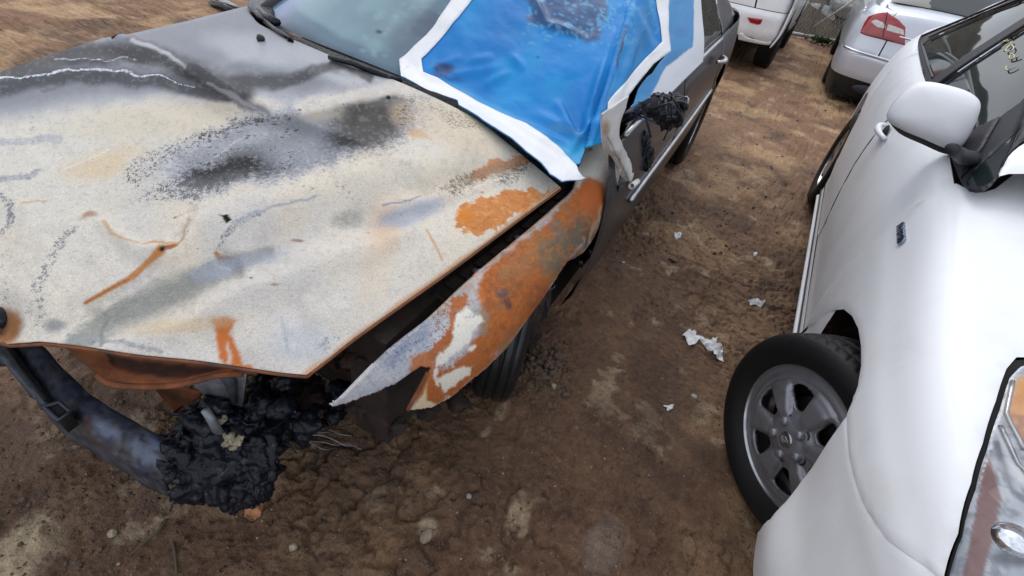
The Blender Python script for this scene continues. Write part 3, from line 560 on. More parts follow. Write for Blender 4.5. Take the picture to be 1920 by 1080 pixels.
hood = obj('hood', HV, gridfaces(HM, HN), [M['paint_v'], M['rustd']], car, col=hc, centre=True)
hood['label'] = 'scorched bonnet, cream and grey with rust patches and black soot'
md = hood.modifiers.new('s', 'SOLIDIFY'); md.thickness = .006; md.offset = 1 if False else -1; md.material_offset = 0; md.material_offset_rim = 1
def world_tube(name, pts, r, m, parent, n=8, **k):
    return MB().tube(pts, r, n).build(name, m, parent, **k)
edge = [H[j, 0]+np.array([0, 0, -.004]) for j in range(0, HM, 8)]+[H[-1, 0]+np.array([0, 0, -.006])]
world_tube('hood_edge', edge, .003, M['rust'], hood, 6)
edge = [H[-1, i]+np.array([0, 0, -.005]) for i in range(0, HN, 10)]
world_tube('hood_edge', edge, .0035, M['rust'], hood, 6)
# triangular tear where hood and far fender part, washer knob, cut-out
e = P(226, 66, z=.85)
mb = MB(); a, b_, c_ = Pc(208, 69, z=.853), Pc(226, 61, z=.868), Pc(254, 76, z=.862); mb.add([a, b_, c_, a-[0, 0, .05], b_-[0, 0, .05], c_-[0, 0, .05]], [(0, 1, 2), (3, 5, 4), (0, 3, 4, 1), (1, 4, 5, 2), (2, 5, 3, 0)])
mb.build('hood_tear', M['rustd'], car, smooth=False)
def blobmesh(c, r, seed=0, n=2, amp=.35, sc=3., squash=(1, 1, 1)):
    bm = bmesh.new(); bmesh.ops.create_icosphere(bm, subdivisions=n, radius=1.0); v = np.array([x.co for x in bm.verts]); f = [[q.index for q in t.verts] for t in bm.faces]; bm.free()
    k = 1+amp*((fbm(v[:, 0]*sc+seed*7.1+9, v[:, 1]*sc+v[:, 2]*sc*.8+seed*3.3, 1, 3, seed)-.5)*2); return v*k[:, None]*r*np.array(squash)+np.asarray(c, float), f
def hood_at(px, py):
    k = np.argmin((hx-px)**2+(hy-py)**2); return HV[k]
v, f = blobmesh(hood_at(490, 79)+[0, 0, .006], .012, 3, 2, .2); obj('washer_nozzle', v, f, M['blackp'], car)
v, f = blobmesh(hood_at(728, 182)+[0, 0, .002], .006, 4, 2, .2); obj('washer_nozzle', v, f, M['blackp'], car)
v, f = blobmesh(Pc(2, 596, z=.665), .03, 8, 2, .4); obj('emblem_stump', v, f, M['char'], car)

# --- front fender (driver side)
def fcol(c, l, b=.04, k=5):
    c, l = np.asarray(c), np.asarray(l); out = []
    for i in range(k):
        t = i/(k-1); p = c+(l-c)*t; n = np.array([.75, -.1, .62]); out.append(p+b*4*t*(1-t)*n)
    return out
fl = [(Pc(530, 815, z=.585), Pc(565, 880, z=.50), .0), (Pc(590, 778, z=.61), Pc(640, 830, z=.50), .004), (Pc(640, 745, z=.635), Pc(715, 800, z=.47), .012), (Pc(715, 668, z=.665), Pc(790, 790, x=-.115), .028), (Pc(800, 595, z=.695), Pc(860, 748, x=-.06), .042),
      (Pc(868, 532, z=.718), Pc(935, 675, x=-.035), .05), (Pc(940, 468, z=.738), Pc(1010, 572, x=-.028), .05), (Pc(1010, 412, z=.757), Pc(1080, 492, x=-.025), .046), (Pc(1062, 365, z=.775), Pc(1130, 424, x=-.02), .04), (Pc(1078, 338, z=.782), Pc(1155, 372, x=-.015), .03), (Pc(1086, 290, z=.812), Pc(1165, 318, x=-.012), .02), (Pc(1112, 240, z=.855), Pc(1180, 262, x=-.015), .012)]
fnet = np.array([fcol(*a) for a in fl]).transpose(1, 0, 2)
FS = Surf(fnet).face((1, 0, 1))
def fender_paint(X):
    p = Paint(X, (190, 192, 196), .6, 10, .03)
    p.mix(sm(.4, .7, fbm(p.u, p.v, .03, 5, 3))*.5, (160, 168, 182))
    p.blob(775, 622, 62, 34, (140, 150, 170), .8, -48, 1., None, .45); p.blob(740, 660, 44, 26, (132, 144, 168), .7, -40, 1., None, .6); p.blob(770, 640, 80, 40, (92, 100, 116), .42, -45, 1.2, None, 1.); p.blob(850, 560, 50, 26, (160, 160, 148), .8, -45, 1.)
    p.poly([(905, 505), (960, 470), (1010, 430), (1060, 380), (1085, 350), (1120, 340), (1140, 370), (1120, 430), (1080, 480), (1040, 530), (1000, 590), (950, 650), (880, 720), (800, 775), (770, 770), (785, 730), (800, 690), (850, 690), (890, 640), (905, 590), (895, 550)], (176, 102, 52), 1., 6, .85, 12, .05)
    p.poly([(830, 640), (850, 560), (880, 550), (870, 600), (850, 650)], (178, 100, 52), .95, 5, .85, 14, .07, .8)
    p.poly([(800, 660), (830, 630), (850, 620), (850, 650), (830, 680), (815, 690)], (172, 98, 52), .95, 4, .85, 10, .09, .9)
    p.poly([(770, 670), (800, 655), (815, 690), (790, 705), (768, 700)], (184, 112, 60), .95, 5, .85, 8, .09)
    p.mix(sm(.45, .8, fbm(p.u, p.v, .018, 5, 14))*sm(880, 940, p.u)*.6, (146, 92, 56)); p.mix(sm(.55, .75, fbm(p.u, p.v, .05, 5, 15))*sm(850, 900, p.u)*.5, (196, 112, 48))
    p.poly([(1010, 470), (1060, 420), (1100, 400), (1125, 440), (1085, 485), (1060, 490), (1050, 520), (1020, 510)], (104, 104, 92), .9, 16, .8, 12, .04); p.blob(1000, 480, 60, 30, (134, 112, 84), .6, -40, 1.2)
    p.line([(1095, 440), (1080, 462), (1066, 480)], 3, (176, 180, 176), .7, .8, None, 1.); p.line([(1110, 425), (1092, 460)], 3, (60, 66, 64), .7, .8, None, .5)
    p.blob(1045, 425, 12, 18, (118, 122, 112), .8, -30, .9, None, .3); p.blob(1045, 425, 4, 6, (170, 110, 60), .8); p.blob(1022, 458, 10, 10, (120, 118, 104), .8, 0, .9); p.blob(1022, 458, 4, 4, (170, 106, 60), .8)
    p.line([(860, 590), (905, 590), (905, 620)], [8, 12, 8], (140, 140, 124), .7, 1.); p.blob(940, 550, 16, 12, (96, 76, 82), .9, 30, .8, .5); p.blob(950, 565, 8, 12, (76, 62, 66), .9, 0, .8)
    p.line([(960, 470), (925, 490), (912, 540), (918, 600)], 7, (150, 88, 52), .5, 1.2); p.poly([(1120, 325), (1150, 300), (1165, 330), (1150, 380), (1128, 430), (1138, 380), (1132, 345)], (214, 210, 196), 1., 4, .6, 4)
    p.poly([(1085, 350), (1090, 290), (1160, 240), (1190, 300), (1150, 360), (1138, 352), (1120, 335), (1095, 335)], (206, 206, 200), 1., 5, .5, 5); p.blob(1112, 282, 5, 4, (90, 90, 92), .8); p.blob(1125, 300, 30, 20, (214, 212, 206), .4)
    p.line([(1090, 345), (1118, 340), (1136, 365), (1130, 410)], 3, (150, 84, 44), .6)
    rz_ = sm(860, 920, p.u)*sm(760, 700, p.v); n1, n2, n3 = fbm(p.u, p.v, .07, 5, 61, .65), fbm(p.u, p.v, .13, 5, 62, .7), fbm(p.u, p.v, .3, 3, 63, .7)
    p.mix(sm(.5, .72, n1)*rz_*.5, (134, 80, 50)); p.mix(sm(.5, .7, n2)*rz_*.5, (206, 122, 54)); p.mix(sm(.58, .72, n3)*.25, (110, 70, 48)); p.mix(sm(.60, .74, fbm(p.u, p.v, .035, 5, 64))*rz_*.5, (146, 116, 82)); p.spk(sm(900, 840, p.u)*sm(790, 830, p.u)*.4, (150, 90, 52))
    cream = [(1085, 350), (1078, 320), (1090, 262), (1118, 236), (1190, 236), (1190, 300), (1158, 350), (1140, 400), (1122, 440), (1104, 470), (1120, 430), (1135, 385), (1136, 352), (1118, 334), (1098, 332)]
    p.poly(cream, (210, 208, 200), 1., 5, .5, 5); p.poly([(1085, 362), (1100, 336), (1122, 336), (1138, 356), (1134, 384), (1112, 400), (1090, 390)], (188, 100, 46), .8, 6, .8, 6); p.blob(1112, 282, 5, 4, (90, 90, 92), .8); p.mix(sm(.55, .75, fbm(p.u, p.v, .06, 4, 81))*sm(345, 300, p.v)*.35, (176, 166, 148))
    # bare white islands low on the rust
    p.poly([(855, 590), (872, 575), (900, 592), (906, 602), (888, 622), (884, 640), (862, 656), (845, 668), (832, 682), (815, 690), (817, 670), (840, 650), (852, 632), (850, 612)], (226, 222, 210), 1., 2.5, .55, 7, .08)
    p.poly([(818, 712), (845, 700), (868, 685), (884, 688), (880, 704), (862, 712), (852, 722), (832, 735), (826, 722)], (228, 222, 208), 1., 2., .55, 6, .09); p.poly([(795, 738), (800, 720), (800, 752), (820, 758), (850, 740), (830, 762), (800, 774), (768, 770)], (222, 206, 172), 1., 2., .6, 3)
    p.line([(816, 690), (815, 705), (820, 720)], 3, (228, 222, 210), .9, .6); p.blob(886, 655, 9, 5, (228, 220, 206), 1., -50, .5); p.line([(900, 580), (862, 612)], 1, (150, 160, 172), .8)
    p.line([(620, 763), (700, 690), (790, 607), (868, 540), (950, 470), (1085, 350)], 2.4, (196, 184, 164), .5, 1.); p.line([(1140, 345), (1120, 420), (1090, 470)], 3, (200, 180, 150), .5, 1.)
    return p.out()
fpoly = [(619, 764), (655, 724), (700, 681), (757, 631), (800, 597), (850, 548), (900, 503), (950, 462), (1000, 422), (1050, 378), (1064, 366), (1078, 345), (1080, 320), (1092, 290), (1104, 262), (1118, 240), (1145, 246), (1150, 262), (1150, 290), (1164, 322), (1157, 352), (1146, 388), (1128, 425), (1106, 462), (1092, 490), (1080, 484), (1064, 492), (1050, 512), (1036, 535), (1012, 570), (985, 612), (960, 645), (920, 684), (880, 718), (846, 746), (806, 767), (766, 771), (784, 738), (796, 715), (807, 692), (790, 690), (740, 722), (700, 740), (660, 754)]
fender = panel('fender', FS, fpoly, M['paint_v'], car, step=.0045, drop=.006, paint=fender_paint, solid=.004)
fender['label'] = 'rusted orange and grey front fender bent into a spear at its front'
ep = FS.ev(*FS.uv(resamp([(766, 771), (784, 738), (796, 715), (807, 692)], 8, False)).T, -.004); world_tube('fender_lip', ep, .005, M['rust'], fender, 6)
# --- windshield, film and the rest of the burned car
def LW(pts): return l2w(np.array(pts, float))
ws_rows = [[(-.075, .20, .845), (-.12, .25, .862), (-.40, .25, .892), (-.75, .25, .908), (-1.10, .285, .905), (-1.40, .36, .885), (-1.47, .40, .88)],
           [(-.12, .42, .96), (-.165, .45, .975), (-.42, .45, 1.015), (-.75, .45, 1.03), (-1.08, .475, 1.025), (-1.35, .54, .99), (-1.42, .57, .985)],
           [(-.17, .66, 1.08), (-.215, .68, 1.10), (-.45, .67, 1.15), (-.75, .665, 1.165), (-1.05, .69, 1.155), (-1.29, .75, 1.11), (-1.36, .77, 1.10)],
           [(-.23, .94, 1.21), (-.275, .95, 1.235), (-.48, .92, 1.285), (-.75, .91, 1.30), (-1.03, .93, 1.29), (-1.24, .98, 1.245), (-1.30, 1.0, 1.23)]]
WS = Surf([LW(r) for r in ws_rows]).face((0, -1, 1))
def ws_paint(X):
    p = Paint(X, (96, 122, 140), .12, 8, .02)
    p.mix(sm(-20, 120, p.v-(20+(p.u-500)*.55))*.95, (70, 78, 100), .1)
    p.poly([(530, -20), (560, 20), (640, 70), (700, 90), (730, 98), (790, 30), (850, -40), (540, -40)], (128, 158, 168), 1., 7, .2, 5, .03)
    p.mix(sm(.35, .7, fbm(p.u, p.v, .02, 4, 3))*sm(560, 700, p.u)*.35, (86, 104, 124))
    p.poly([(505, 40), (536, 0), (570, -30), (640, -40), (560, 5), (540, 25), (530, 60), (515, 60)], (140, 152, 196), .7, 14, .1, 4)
    for i in range(60):
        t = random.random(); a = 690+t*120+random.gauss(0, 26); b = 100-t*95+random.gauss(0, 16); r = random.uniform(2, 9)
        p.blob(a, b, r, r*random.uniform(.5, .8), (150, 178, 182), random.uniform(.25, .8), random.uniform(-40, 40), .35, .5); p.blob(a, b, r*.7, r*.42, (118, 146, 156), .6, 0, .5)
    p.blob(770, 60, 60, 30, (92, 110, 126), .8, -40, .8, .4); p.blob(800, 50, 34, 24, (78, 92, 112), .8, -30, .8, None, .5)
    p.line([(702, 61), (712, 61), (722, 59)], 1.6, (16, 18, 22), 1., .4); p.poly([(440, 60), (520, 30), (600, 80), (760, 160), (700, 160), (560, 90)], (40, 44, 60), .5, 14)
    return p.out(.85)
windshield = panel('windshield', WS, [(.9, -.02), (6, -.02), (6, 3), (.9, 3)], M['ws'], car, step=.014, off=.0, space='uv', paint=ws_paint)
windshield['label'] = 'smoke stained and bubbled windshield glass'
rail = lambda c0, r: [WS.ev([c0], [t])[0]+np.array([0, 0, -.012]) for t in np.linspace(-.1, 3, 9)]
world_tube('roof_pillar', rail(6.0, 0), .034, M['trim'], car, 10); world_tube('roof_pillar', [q_-np.array([0, 0, .06]) for q_ in rail(.4, 0)[3:]], .03, M['gun'], car, 10)
# cowl grille in the gap, wiper arms
cw = [[l2w(p)+np.array([0, 0, .0]) for p in r] for r in ([(-.16, .13, .80), (-.4, .10, .86), (-.75, .09, .885), (-1.1, .14, .88), (-1.40, .26, .86), (-1.56, .42, .845)], [(-.16, .30, .83), (-.4, .29, .868), (-.75, .29, .885), (-1.1, .32, .88), (-1.42, .42, .862), (-1.56, .55, .85)])]
CW = Surf(cw).face((0, 0, 1)); panel('cowl', CW, [(0, 0), (5, 0), (5, 1), (0, 1)], M['char'], car, step=.03, space='uv')
for pts, rr in ((((476, 22, .885), (496, 36, .90), (512, 52, .918), (530, 64, .926), (545, 77, .928), (556, 82, .875)), .008), (((480, 12, .90), (500, 30, .915), (520, 42, .93)), .012), (((618, 107, .94), (660, 118, .945), (700, 134, .94), (730, 145, .93), (752, 152, .92)), .008), (((498, 40, .89), (515, 55, .895), (548, 78, .90)), .010)):
    MB().tube([Pc(a, b, z=z) for a, b, z in pts], rr, 7).build('wiper', M['char'], car)
# film: surface laps over the bonnet edge and wraps the near pillar
fr = []
for k, r in enumerate(ws_rows):
    r = [list(p) for p in r]; side = [(-.015, .335, .80), (-.03, .55, .90), (-.045, .84, .99), (-.085, 1.13, 1.10)][k]; fr.append([side]+r)
lap = [(-.005, .215, .755), (-.06, .10, .812), (-.15, .09, .845), (-.40, .06, .905), (-.75, .05, .935), (-1.10, .09, .93), (-1.40, .2, .9), (-1.5, .3, .885)]
FW = Surf([LW(r) for r in [lap]+fr]).face((0, -1, 1))
def wrinkle(X, N, V, amp=1.0, sd=0):
    q = PR(X); u, v = q[:, 0], q[:, 1]; d = np.zeros(len(X))
    folds = [((1085, 270), (1000, 215), 16, .010), ((1085, 280), (1040, 190), 14, .012), ((1095, 265), (1130, 120), 12, .010), ((1075, 285), (930, 225), 10, .008), ((1085, 260), (1060, 150), 12, -.012), ((1090, 262), (1150, 60), 12, .009), ((1060, 300), (960, 245), 8, .006),
             ((800, 150), (870, 110), 10, .007), ((810, 160), (950, 130), 12, .007), ((1000, 0), (1022, 50), 9, .009), ((1022, 50), (1090, 75), 9, .009), ((1180, 20), (1215, 110), 10, .008), ((870, 130), (930, 112), 12, .008), ((905, 170), (960, 140), 10, .008), ((1120, 230), (1060, 300), 8, .010), ((960, 110), (985, 140), 9, .007), ((1190, 60), (1150, 190), 9, .008), ((1205, 20), (1225, 90), 7, -.006)]
    for a, b, w, h in folds:
        a, b = np.array(a, float), np.array(b, float); ab = b-a; t = np.clip(((u-a[0])*ab[0]+(v-a[1])*ab[1])/(ab@ab), 0, 1)
        dd = np.hypot(u-a[0]-t*ab[0], v-a[1]-t*ab[1]); d += 1.5*h*np.exp(-(dd/(w*.8))**2)*np.sin(math.pi*np.clip(t*.9+.08, 0, 1))
    d += (fbm(u, v, .012, 3, 21+sd)-.5)*.012+(fbm(u, v, .045, 3, 22+sd)-.5)*.004
    return X+N*(np.maximum(d*amp, -.006)+.014)[:, None]
def film_paint(X):
    p = Paint(X, (6, 132, 206), .5, 8, .02)
    p.mix(sm(.4, .7, fbm(p.u, p.v, .01, 4, 3))*.45, (4, 108, 186)); p.mix(sm(.5, .75, fbm(p.u, p.v, .018, 4, 4))*.35, (34, 158, 216))
    p.blob(950, 40, 70, 50, (28, 104, 180), .5, 0, 1.2); p.blob(1080, 290, 60, 26, (52, 164, 216), .8, -15, 1.); p.line([(800, 150), (900, 190), (980, 235), (1075, 300)], 10, (58, 158, 212), .6, 1.); p.blob(1190, 110, 30, 80, (40, 130, 190), .6, 20, 1.)
    p.blob(1060, 245, 50, 10, (84, 140, 176), .5, 10, 1., None, .4); p.blob(1100, 10, 60, 20, (60, 160, 220), .5, 0, 1)
    # where it sticks to the sooty glass
    sp = np.abs(2*fbm(p.u, p.v, .055, 4, 41)-1)
    base = p.c.copy()
    p.poly([(985, 0), (1000, -40), (1130, -40), (1140, 30), (1142, 42), (1122, 40), (1128, 60), (1122, 74), (1100, 77), (1070, 70), (1040, 60), (1015, 48), (995, 44), (985, 30), (1000, 15)], (46, 74, 116), .9, 4, .3, 8, .04)
    f = sm(.10, .03, sp)[:, None]*sm(970, 990, p.u)[:, None]*(p.v < 85)[:, None]; p.c = p.c*(1-f*.75)+lin((84, 160, 206))*f*.75
    p.blob(834, 132, 22, 14, (36, 66, 116), .9, -15, .7, None, .5); p.poly([(800, 148), (830, 140), (870, 152), (850, 153)], (40, 84, 140), .7, 3)
    p.line([(1178, 50), (1166, 90), (1158, 125)], [2, 3, 2], (60, 80, 110), .8, .6, None, .3); p.line([(1155, 140), (1140, 190), (1132, 205)], 3, (80, 150, 190), .6, .9, None, .5)
    p.blob(1205, 60, 22, 60, (50, 120, 170), .5, 10, 1., None, .3); p.blob(1005, 106, 1.6, 1.6, (24, 60, 90), .9, 0, .4)
    # white border tape
    W = (226, 230, 236)
    p.mix(sm(.6, .8, fbm(p.u, p.v, .03, 4, 77))*(p.c[:, 0] > .5)*.35, (196, 196, 196))
    return p.out(.86)
film = panel('windshield_film', FW, [(935, -60), (870, -60), (862, -14), (820, 52), (752, 121), (751, 156), (805, 180), (856, 200), (858, 208), (905, 236), (945, 262), (985, 296), (1010, 316), (1025, 336), (1048, 350), (1070, 346), (1087, 340), (1082, 330), (1072, 316), (1095, 302), (1102, 286), (1128, 270), (1129, 240), (1133, 212), (1180, 160), (1215, 118), (1246, 100), (1243, 60), (1247, 0), (1247, -60)], M['film'], None, step=.007, fn=lambda X, N, V: wrinkle(X, N, V), paint=film_paint, drop=0)
setp(film, 'wrinkled blue plastic film with white tape border stuck across the windshield', 'film')
film.modifiers.new('s', 'SOLIDIFY').thickness = .0015
for pts in ([(935, -60), (892, 0), (860, 42), (826, 84), (793, 120), (796, 150), (799, 168), (776, 166), (751, 156), (752, 121), (820, 52), (862, -14), (870, -60)],
            [(768, 132), (797, 148), (880, 190), (960, 233), (1000, 258), (1040, 284), (1055, 300), (1072, 316), (1080, 330), (1087, 340), (1070, 346), (1048, 350), (1025, 336), (1010, 316), (985, 296), (945, 262), (905, 236), (858, 208), (856, 200), (805, 182), (760, 160), (753, 145)],
            [(1218, -60), (1222, 0), (1226, 30), (1231, 84), (1200, 115), (1165, 158), (1133, 197), (1131, 240), (1129, 262), (1131, 240), (1133, 212), (1180, 160), (1215, 118), (1246, 100), (1243, 60), (1247, 0), (1247, -60)][:8]+[(1130, 225), (1150, 215), (1182, 168), (1217, 124), (1248, 101), (1244, 60), (1247, 0), (1247, -60)]):
    panel('border_tape', FW, pts, M['tape'], film, step=.008, drop=0, fn=lambda X, N, V: wrinkle(X, N, V)+N*.003, paint=lambda X: np.tile(np.array([[.70, .715, .74, .45]]), (len(X), 1)), solid=.0012)
# loose tape strip hanging off the pillar and the piece of tube it wraps
tp = [[Pc(a, b, x=-.02), Pc((a+c_)/2+1, (b+d)/2, x=-.006), Pc(c_, d, x=-.014)] for (a, b), (c_, d) in (((1129, 215), (1180, 178)), ((1128, 243), (1163, 236)), ((1133, 282), (1165, 264)), ((1150, 300), (1177, 290)), ((1166, 336), (1188, 318)), ((1180, 370), (1196, 346)))]
TS = Surf(tp).face((1, -1, 1))
def tape_paint(X):
    p = Paint(X, (214, 214, 212), .5, 6, .05); p.blob(1137, 240, 8, 16, (190, 172, 150), .8, 0, 1., None, .3); p.mix(sm(.5, .75, fbm(p.u, p.v, .08, 4, 6))*sm(240, 300, p.v)*.6, (168, 160, 148)); p.line([(1140, 260), (1165, 310), (1182, 352)], 1.5, (120, 116, 112), .7); return p.out(.86)
ts = panel('hanging_tape', TS, [(0, 0), (2, 0), (2, 5), (0, 5)], M['tape'], film, step=.006, space='uv', paint=tape_paint, fn=lambda X, N, V: X+N*((fbm(X[:, 1]*14, X[:, 2]*14, 1, 3, 5)-.5)*.008)[:, None], solid=.0015)
MB().tube([Pc(1184, 349, x=.008), Pc(1195, 340, x=.008)], [.011, .010], 10, cap=False).build('rolled_tape_end', M['tape_w'] if 'tape_w' in M else M['white'], film, solid=.003)

pc = Surf([[Pc(440, -40, z=.90), Pc(620, -40, z=.90)], [Pc(440, 80, z=.90), Pc(620, 80, z=.90)]]).face((0, 0, 1)); panel('pillar_cover', pc, [(463, 10), (474, 3), (500, -3), (536, 0), (512, 33), (520, 50), (500, 44), (482, 34), (468, 20)], M['char'], car, step=.02, off=.012, solid=.01)
# --- greenhouse and side
gh = []
for z_, xs in ((.875, -.050), (.96, -.095), (1.10, -.18), (1.22, -.25), (1.30, -.34), (1.34, -.55), (1.35, -.75)):
    gh.append([])
    for y in (.35, .6, .95, 1.4, 1.9, 2.35, 2.7, 3.1):
        top = np.interp(y, [.35, .6, .95, 1.4, 1.9, 2.35, 2.7, 3.1], [.86, .975, 1.15, 1.32, 1.35, 1.29, 1.16, 1.0]); t = (z_-.875)/.475; zz = .875+(top-.875)*t; xx = -.050+(xs+.050)*((top-.88)/.47 if t < 1 else 1)
        gh[-1].append((xx-.02*max(0, y-2.2)-.05*(t > .9), y, zz))
GS = Surf([LW(r) for r in gh]).face((1, 0, .5))
roofn = [[(x, y, z+.0) for x, z in zip((-.33, -.55, -.75, -.95, -1.17), (-.04, .0, .012, .0, -.04))] for y, z in ()]
rn = []
for y, z in ((.96, 1.285), (1.3, 1.335), (1.7, 1.35), (2.1, 1.335), (2.4, 1.28)):
    rn.append([(x, y-(.03 if abs(x+.75) < .3 else 0)*(y < 1), z+d) for x, d in ((-.24-.02*(z-1.2), -.06), (-.34, -.025), (-.55, -.003), (-.75, .004), (-.95, -.003), (-1.16, -.025), (-1.27, -.06))])
RS = Surf([LW(r) for r in rn]).face((0, 0, 1)); panel('roof', RS, [(0, 0), (6, 0), (6, 4), (0, 4)], M['gun'], car, step=.06, space='uv')
# side: rows z, columns y
ys = [-.55, -.2, .1, .5, .9, 1.4, 1.9, 2.4, 2.75, 3.1, 3.4, 3.62, 3.74]; zx = [(.17, -.085), (.27, -.045), (.38, -.022), (.50, -.008), (.60, -.004), (.70, -.010), (.80, -.028), (.845, -.042), (.88, -.052)]
sn = [[(x-.012*max(0, .4-y)-.9*max(0, y-3.2)**2*1.1-.02*max(0, y-2.9), y, z+(.06*sm(1.5, 3.4, y)*(z-.17)/.75)) for y in ys] for z, x in zx]
SS = Surf([LW(r) for r in sn]).face((1, 0, 0))
Y2U = lambda y: float(np.interp(y, ys, range(len(ys)))); Z2V = lambda z: float(np.interp(z, [a[0] for a in zx], range(len(zx))))
def yz(pts): return [(Y2U(a), Z2V(b)) for a, b in pts]
def arch(cy, cz, r, a0=-15, a1=195, n=16): return [(cy+r*math.cos(rad(a0+(a1-a0)*i/(n-1))), cz+r*math.sin(rad(a0+(a1-a0)*i/(n-1)))) for i in range(n)]
panel('front_door', SS, yz([(.36, .30), (.34, .5), (.33, .7), (.33, .86), (.6, .875), (1.0, .875), (1.37, .875), (1.37, .7), (1.36, .28), (.8, .275)]), M['gun'], car, step=.03, space='uv', drop=.004)
panel('rear_door', SS, yz([(1.378, .28), (1.388, .7), (1.388, .875), (1.9, .875), (2.36, .875), (2.45, .8), (2.42, .66)]+arch(2.75, .30, .375, 140, 185, 8)[::1]+[(2.3, .28), (1.8, .275)]), M['gun'], car, step=.03, space='uv', drop=.004)
panel('rear_quarter', SS, yz([(2.375, .875), (2.46, .8), (2.435, .67)]+arch(2.75, .30, .372, 138, -12, 18)+[(3.4, .25), (3.72, .3), (3.73, .7), (3.6, .875), (3.0, .875)]), M['gun'], car, step=.03, space='uv', drop=.004)
panel('sill', SS, yz([(.42, .18), (.40, .265), (1.2, .268), (2.3, .272), (2.36, .2), (1.5, .175)]), M['trim'], car, step=.04, space='uv', drop=.004)
# molding strip and window line, handle
strip = [SS.ev([Y2U(y)], [Z2V(z)], .006)[0] for y, z in zip(np.linspace(.66, 2.36, 24), np.linspace(.585, .60, 24))]
world_tube('door_molding', strip, .011, M['chromed'], car, 8)
gb = [GS.ev([np.interp(y, (.35, .6, .95, 1.4, 1.9, 2.35, 2.7, 3.1), range(8))], [.15], .004)[0] for y in np.linspace(.45, 2.9, 26)]
world_tube('window_chrome', gb, .009, M['chromed'], car, 8)
GU = lambda y: float(np.interp(y, (.35, .6, .95, 1.4, 1.9, 2.35, 2.7, 3.1), range(8)))
panel('front_window', GS, [(GU(.52), .3), (GU(.98), 3.4), (GU(1.36), 3.7), (GU(1.36), .3)], M['glass'], car, step=.04, space='uv', off=-.004)
panel('rear_window', GS, [(GU(1.44), .3), (GU(1.44), 3.7), (GU(2.1), 3.6), (GU(2.42), 2.6), (GU(2.5), .3)], M['glass'], car, step=.04, space='uv', off=-.004)
panel('window_frame', GS, [(0.1, 0), (2, 4.4), (5, 4.4), (7, 4), (7, 0)], M['gun'], car, holes=[[(GU(.50), .3), (GU(.97), 3.4), (GU(1.37), 3.7), (GU(1.37), .3)], [(GU(1.43), .3), (GU(1.43), 3.7), (GU(2.1), 3.6), (GU(2.42), 2.6), (GU(2.5), .3)]], step=.04, space='uv')
def pull_handle(name, parent, c, d_len, out, m, L=.17, up=(0, 0, 1)):
    c = np.asarray(c, float); d = np.asarray(d_len, float)/np.linalg.norm(d_len); o = np.asarray(out, float)/np.linalg.norm(out)
    g = MB(); pts = [c+d*L*t/2+o*(.030*(1-abs(t)**3)-.002) for t in np.linspace(-1, 1, 13)]; g.tube(pts, [.009+.005*(1-abs(t)) for t in np.linspace(-1, 1, 13)], 8, up=o)
    h = g.build(name, m, parent); v, f = blobmesh(c-o*.004, .05, 1, 2, 0, 1, (1, 1, 1)); v = c+((v-c)@d)[:, None]*d*1.0+((v-c)@np.cross(o, d))[:, None]*np.cross(o, d)*.55+((v-c)@o)[:, None]*o*.12
    obj('recess', v, f, M['void'], h); return h
hp = Pc(1350, 111, x=0.0); dirY = np.array([-BS, BC, 0]); outX = np.array([BC, BS, 0])
pull_handle('door_handle', car, hp, dirY, outX, M['chromed'], .19)
# film over the front side window
def side_film_paint(X):
    p = Paint(X, (40, 144, 210), .4, 6, .03); p.mix(sm(.4, .7, fbm(p.u, p.v, .03, 4, 3))*.5, (80, 166, 216)); p.blob(1270, 110, 30, 18, (44, 116, 176), .6, -30, 1.); p.blob(1280, 60, 20, 10, (40, 120, 190), .6, 0, 1)
    for pts in ([(1299, -80), (1302, 0), (1299, 88), (1250, 125), (1205, 205), (1215, 270), (1240, 240), (1330, 140), (1325, -80)],): p.poly(pts, (224, 229, 236), 1., 1., .45, 2, .03)
    return p.out(.86)
sf = panel('side_window_film', GS, [(1240, -60), (1312, -60), (1309, 0), (1313, 128), (1262, 180), (1224, 236), (1214, 246), (1200, 240), (1176, 206), (1215, 140), (1238, 110)], M['film'], None, step=.008, off=.0, drop=0, fn=lambda X, N, V: wrinkle(X, N, V, .5, 9), paint=side_film_paint)
setp(sf, 'blue film with white tape edge over the front side window of the burned sedan', 'film'); sf.modifiers.new('s', 'SOLIDIFY').thickness = .0015
# charred door mirror
mm = MB()
for px, py, x, r, sq in ((1238, 200, .06, .055, (1, 1.1, .8)), (1262, 205, .085, .058, (.9, 1, 1)), (1222, 205, .03, .04, (1, 1, .8)), (1250, 228, .07, .038, (1, 1, 1)), (1275, 190, .10, .035, (1, 1, .8)), (1210, 208, .0, .035, (1.3, 1, .7)), (1240, 180, .06, .03, (1, 1, .7))):
    v, f = blobmesh(Pc(1240+(px-1240)*.9, 206+(py-206)*.85, x=x*.7), r*.66, int(px), 4, .6, 2.6, sq); mm.add(v, f)
mir = mm.build('melted_mirror', M['char'], car); mir['label'] = 'melted black door mirror'
MB().tube([Pc(1168, 225, x=-.06), Pc(1195, 208, x=-.02), Pc(1225, 200, x=.04)], [.016, .018, .024], 8).build('mirror_arm', M['char'], mir)
v, f = blobmesh(Pc(1284, 194, x=.07), .017, 3, 3, .4, 2, (.6, 1, 1.2)); obj('mirror_glass', v, f, M['chromed'], mir)
for k in range(9):
    a = Pc(1212+k*7, 182+random.uniform(0, 40), x=.05+random.uniform(0, .03)); MB().tube([a, a+np.array([random.uniform(-.03, .03), random.uniform(-.03, .03), random.uniform(-.03, .02)]), a+np.array([random.uniform(-.04, .05), random.uniform(-.04, .04), random.uniform(-.06, .0)])], [.004, .003, .002], 6).build('melted_strand', M['char'], mir)
mm = MB()
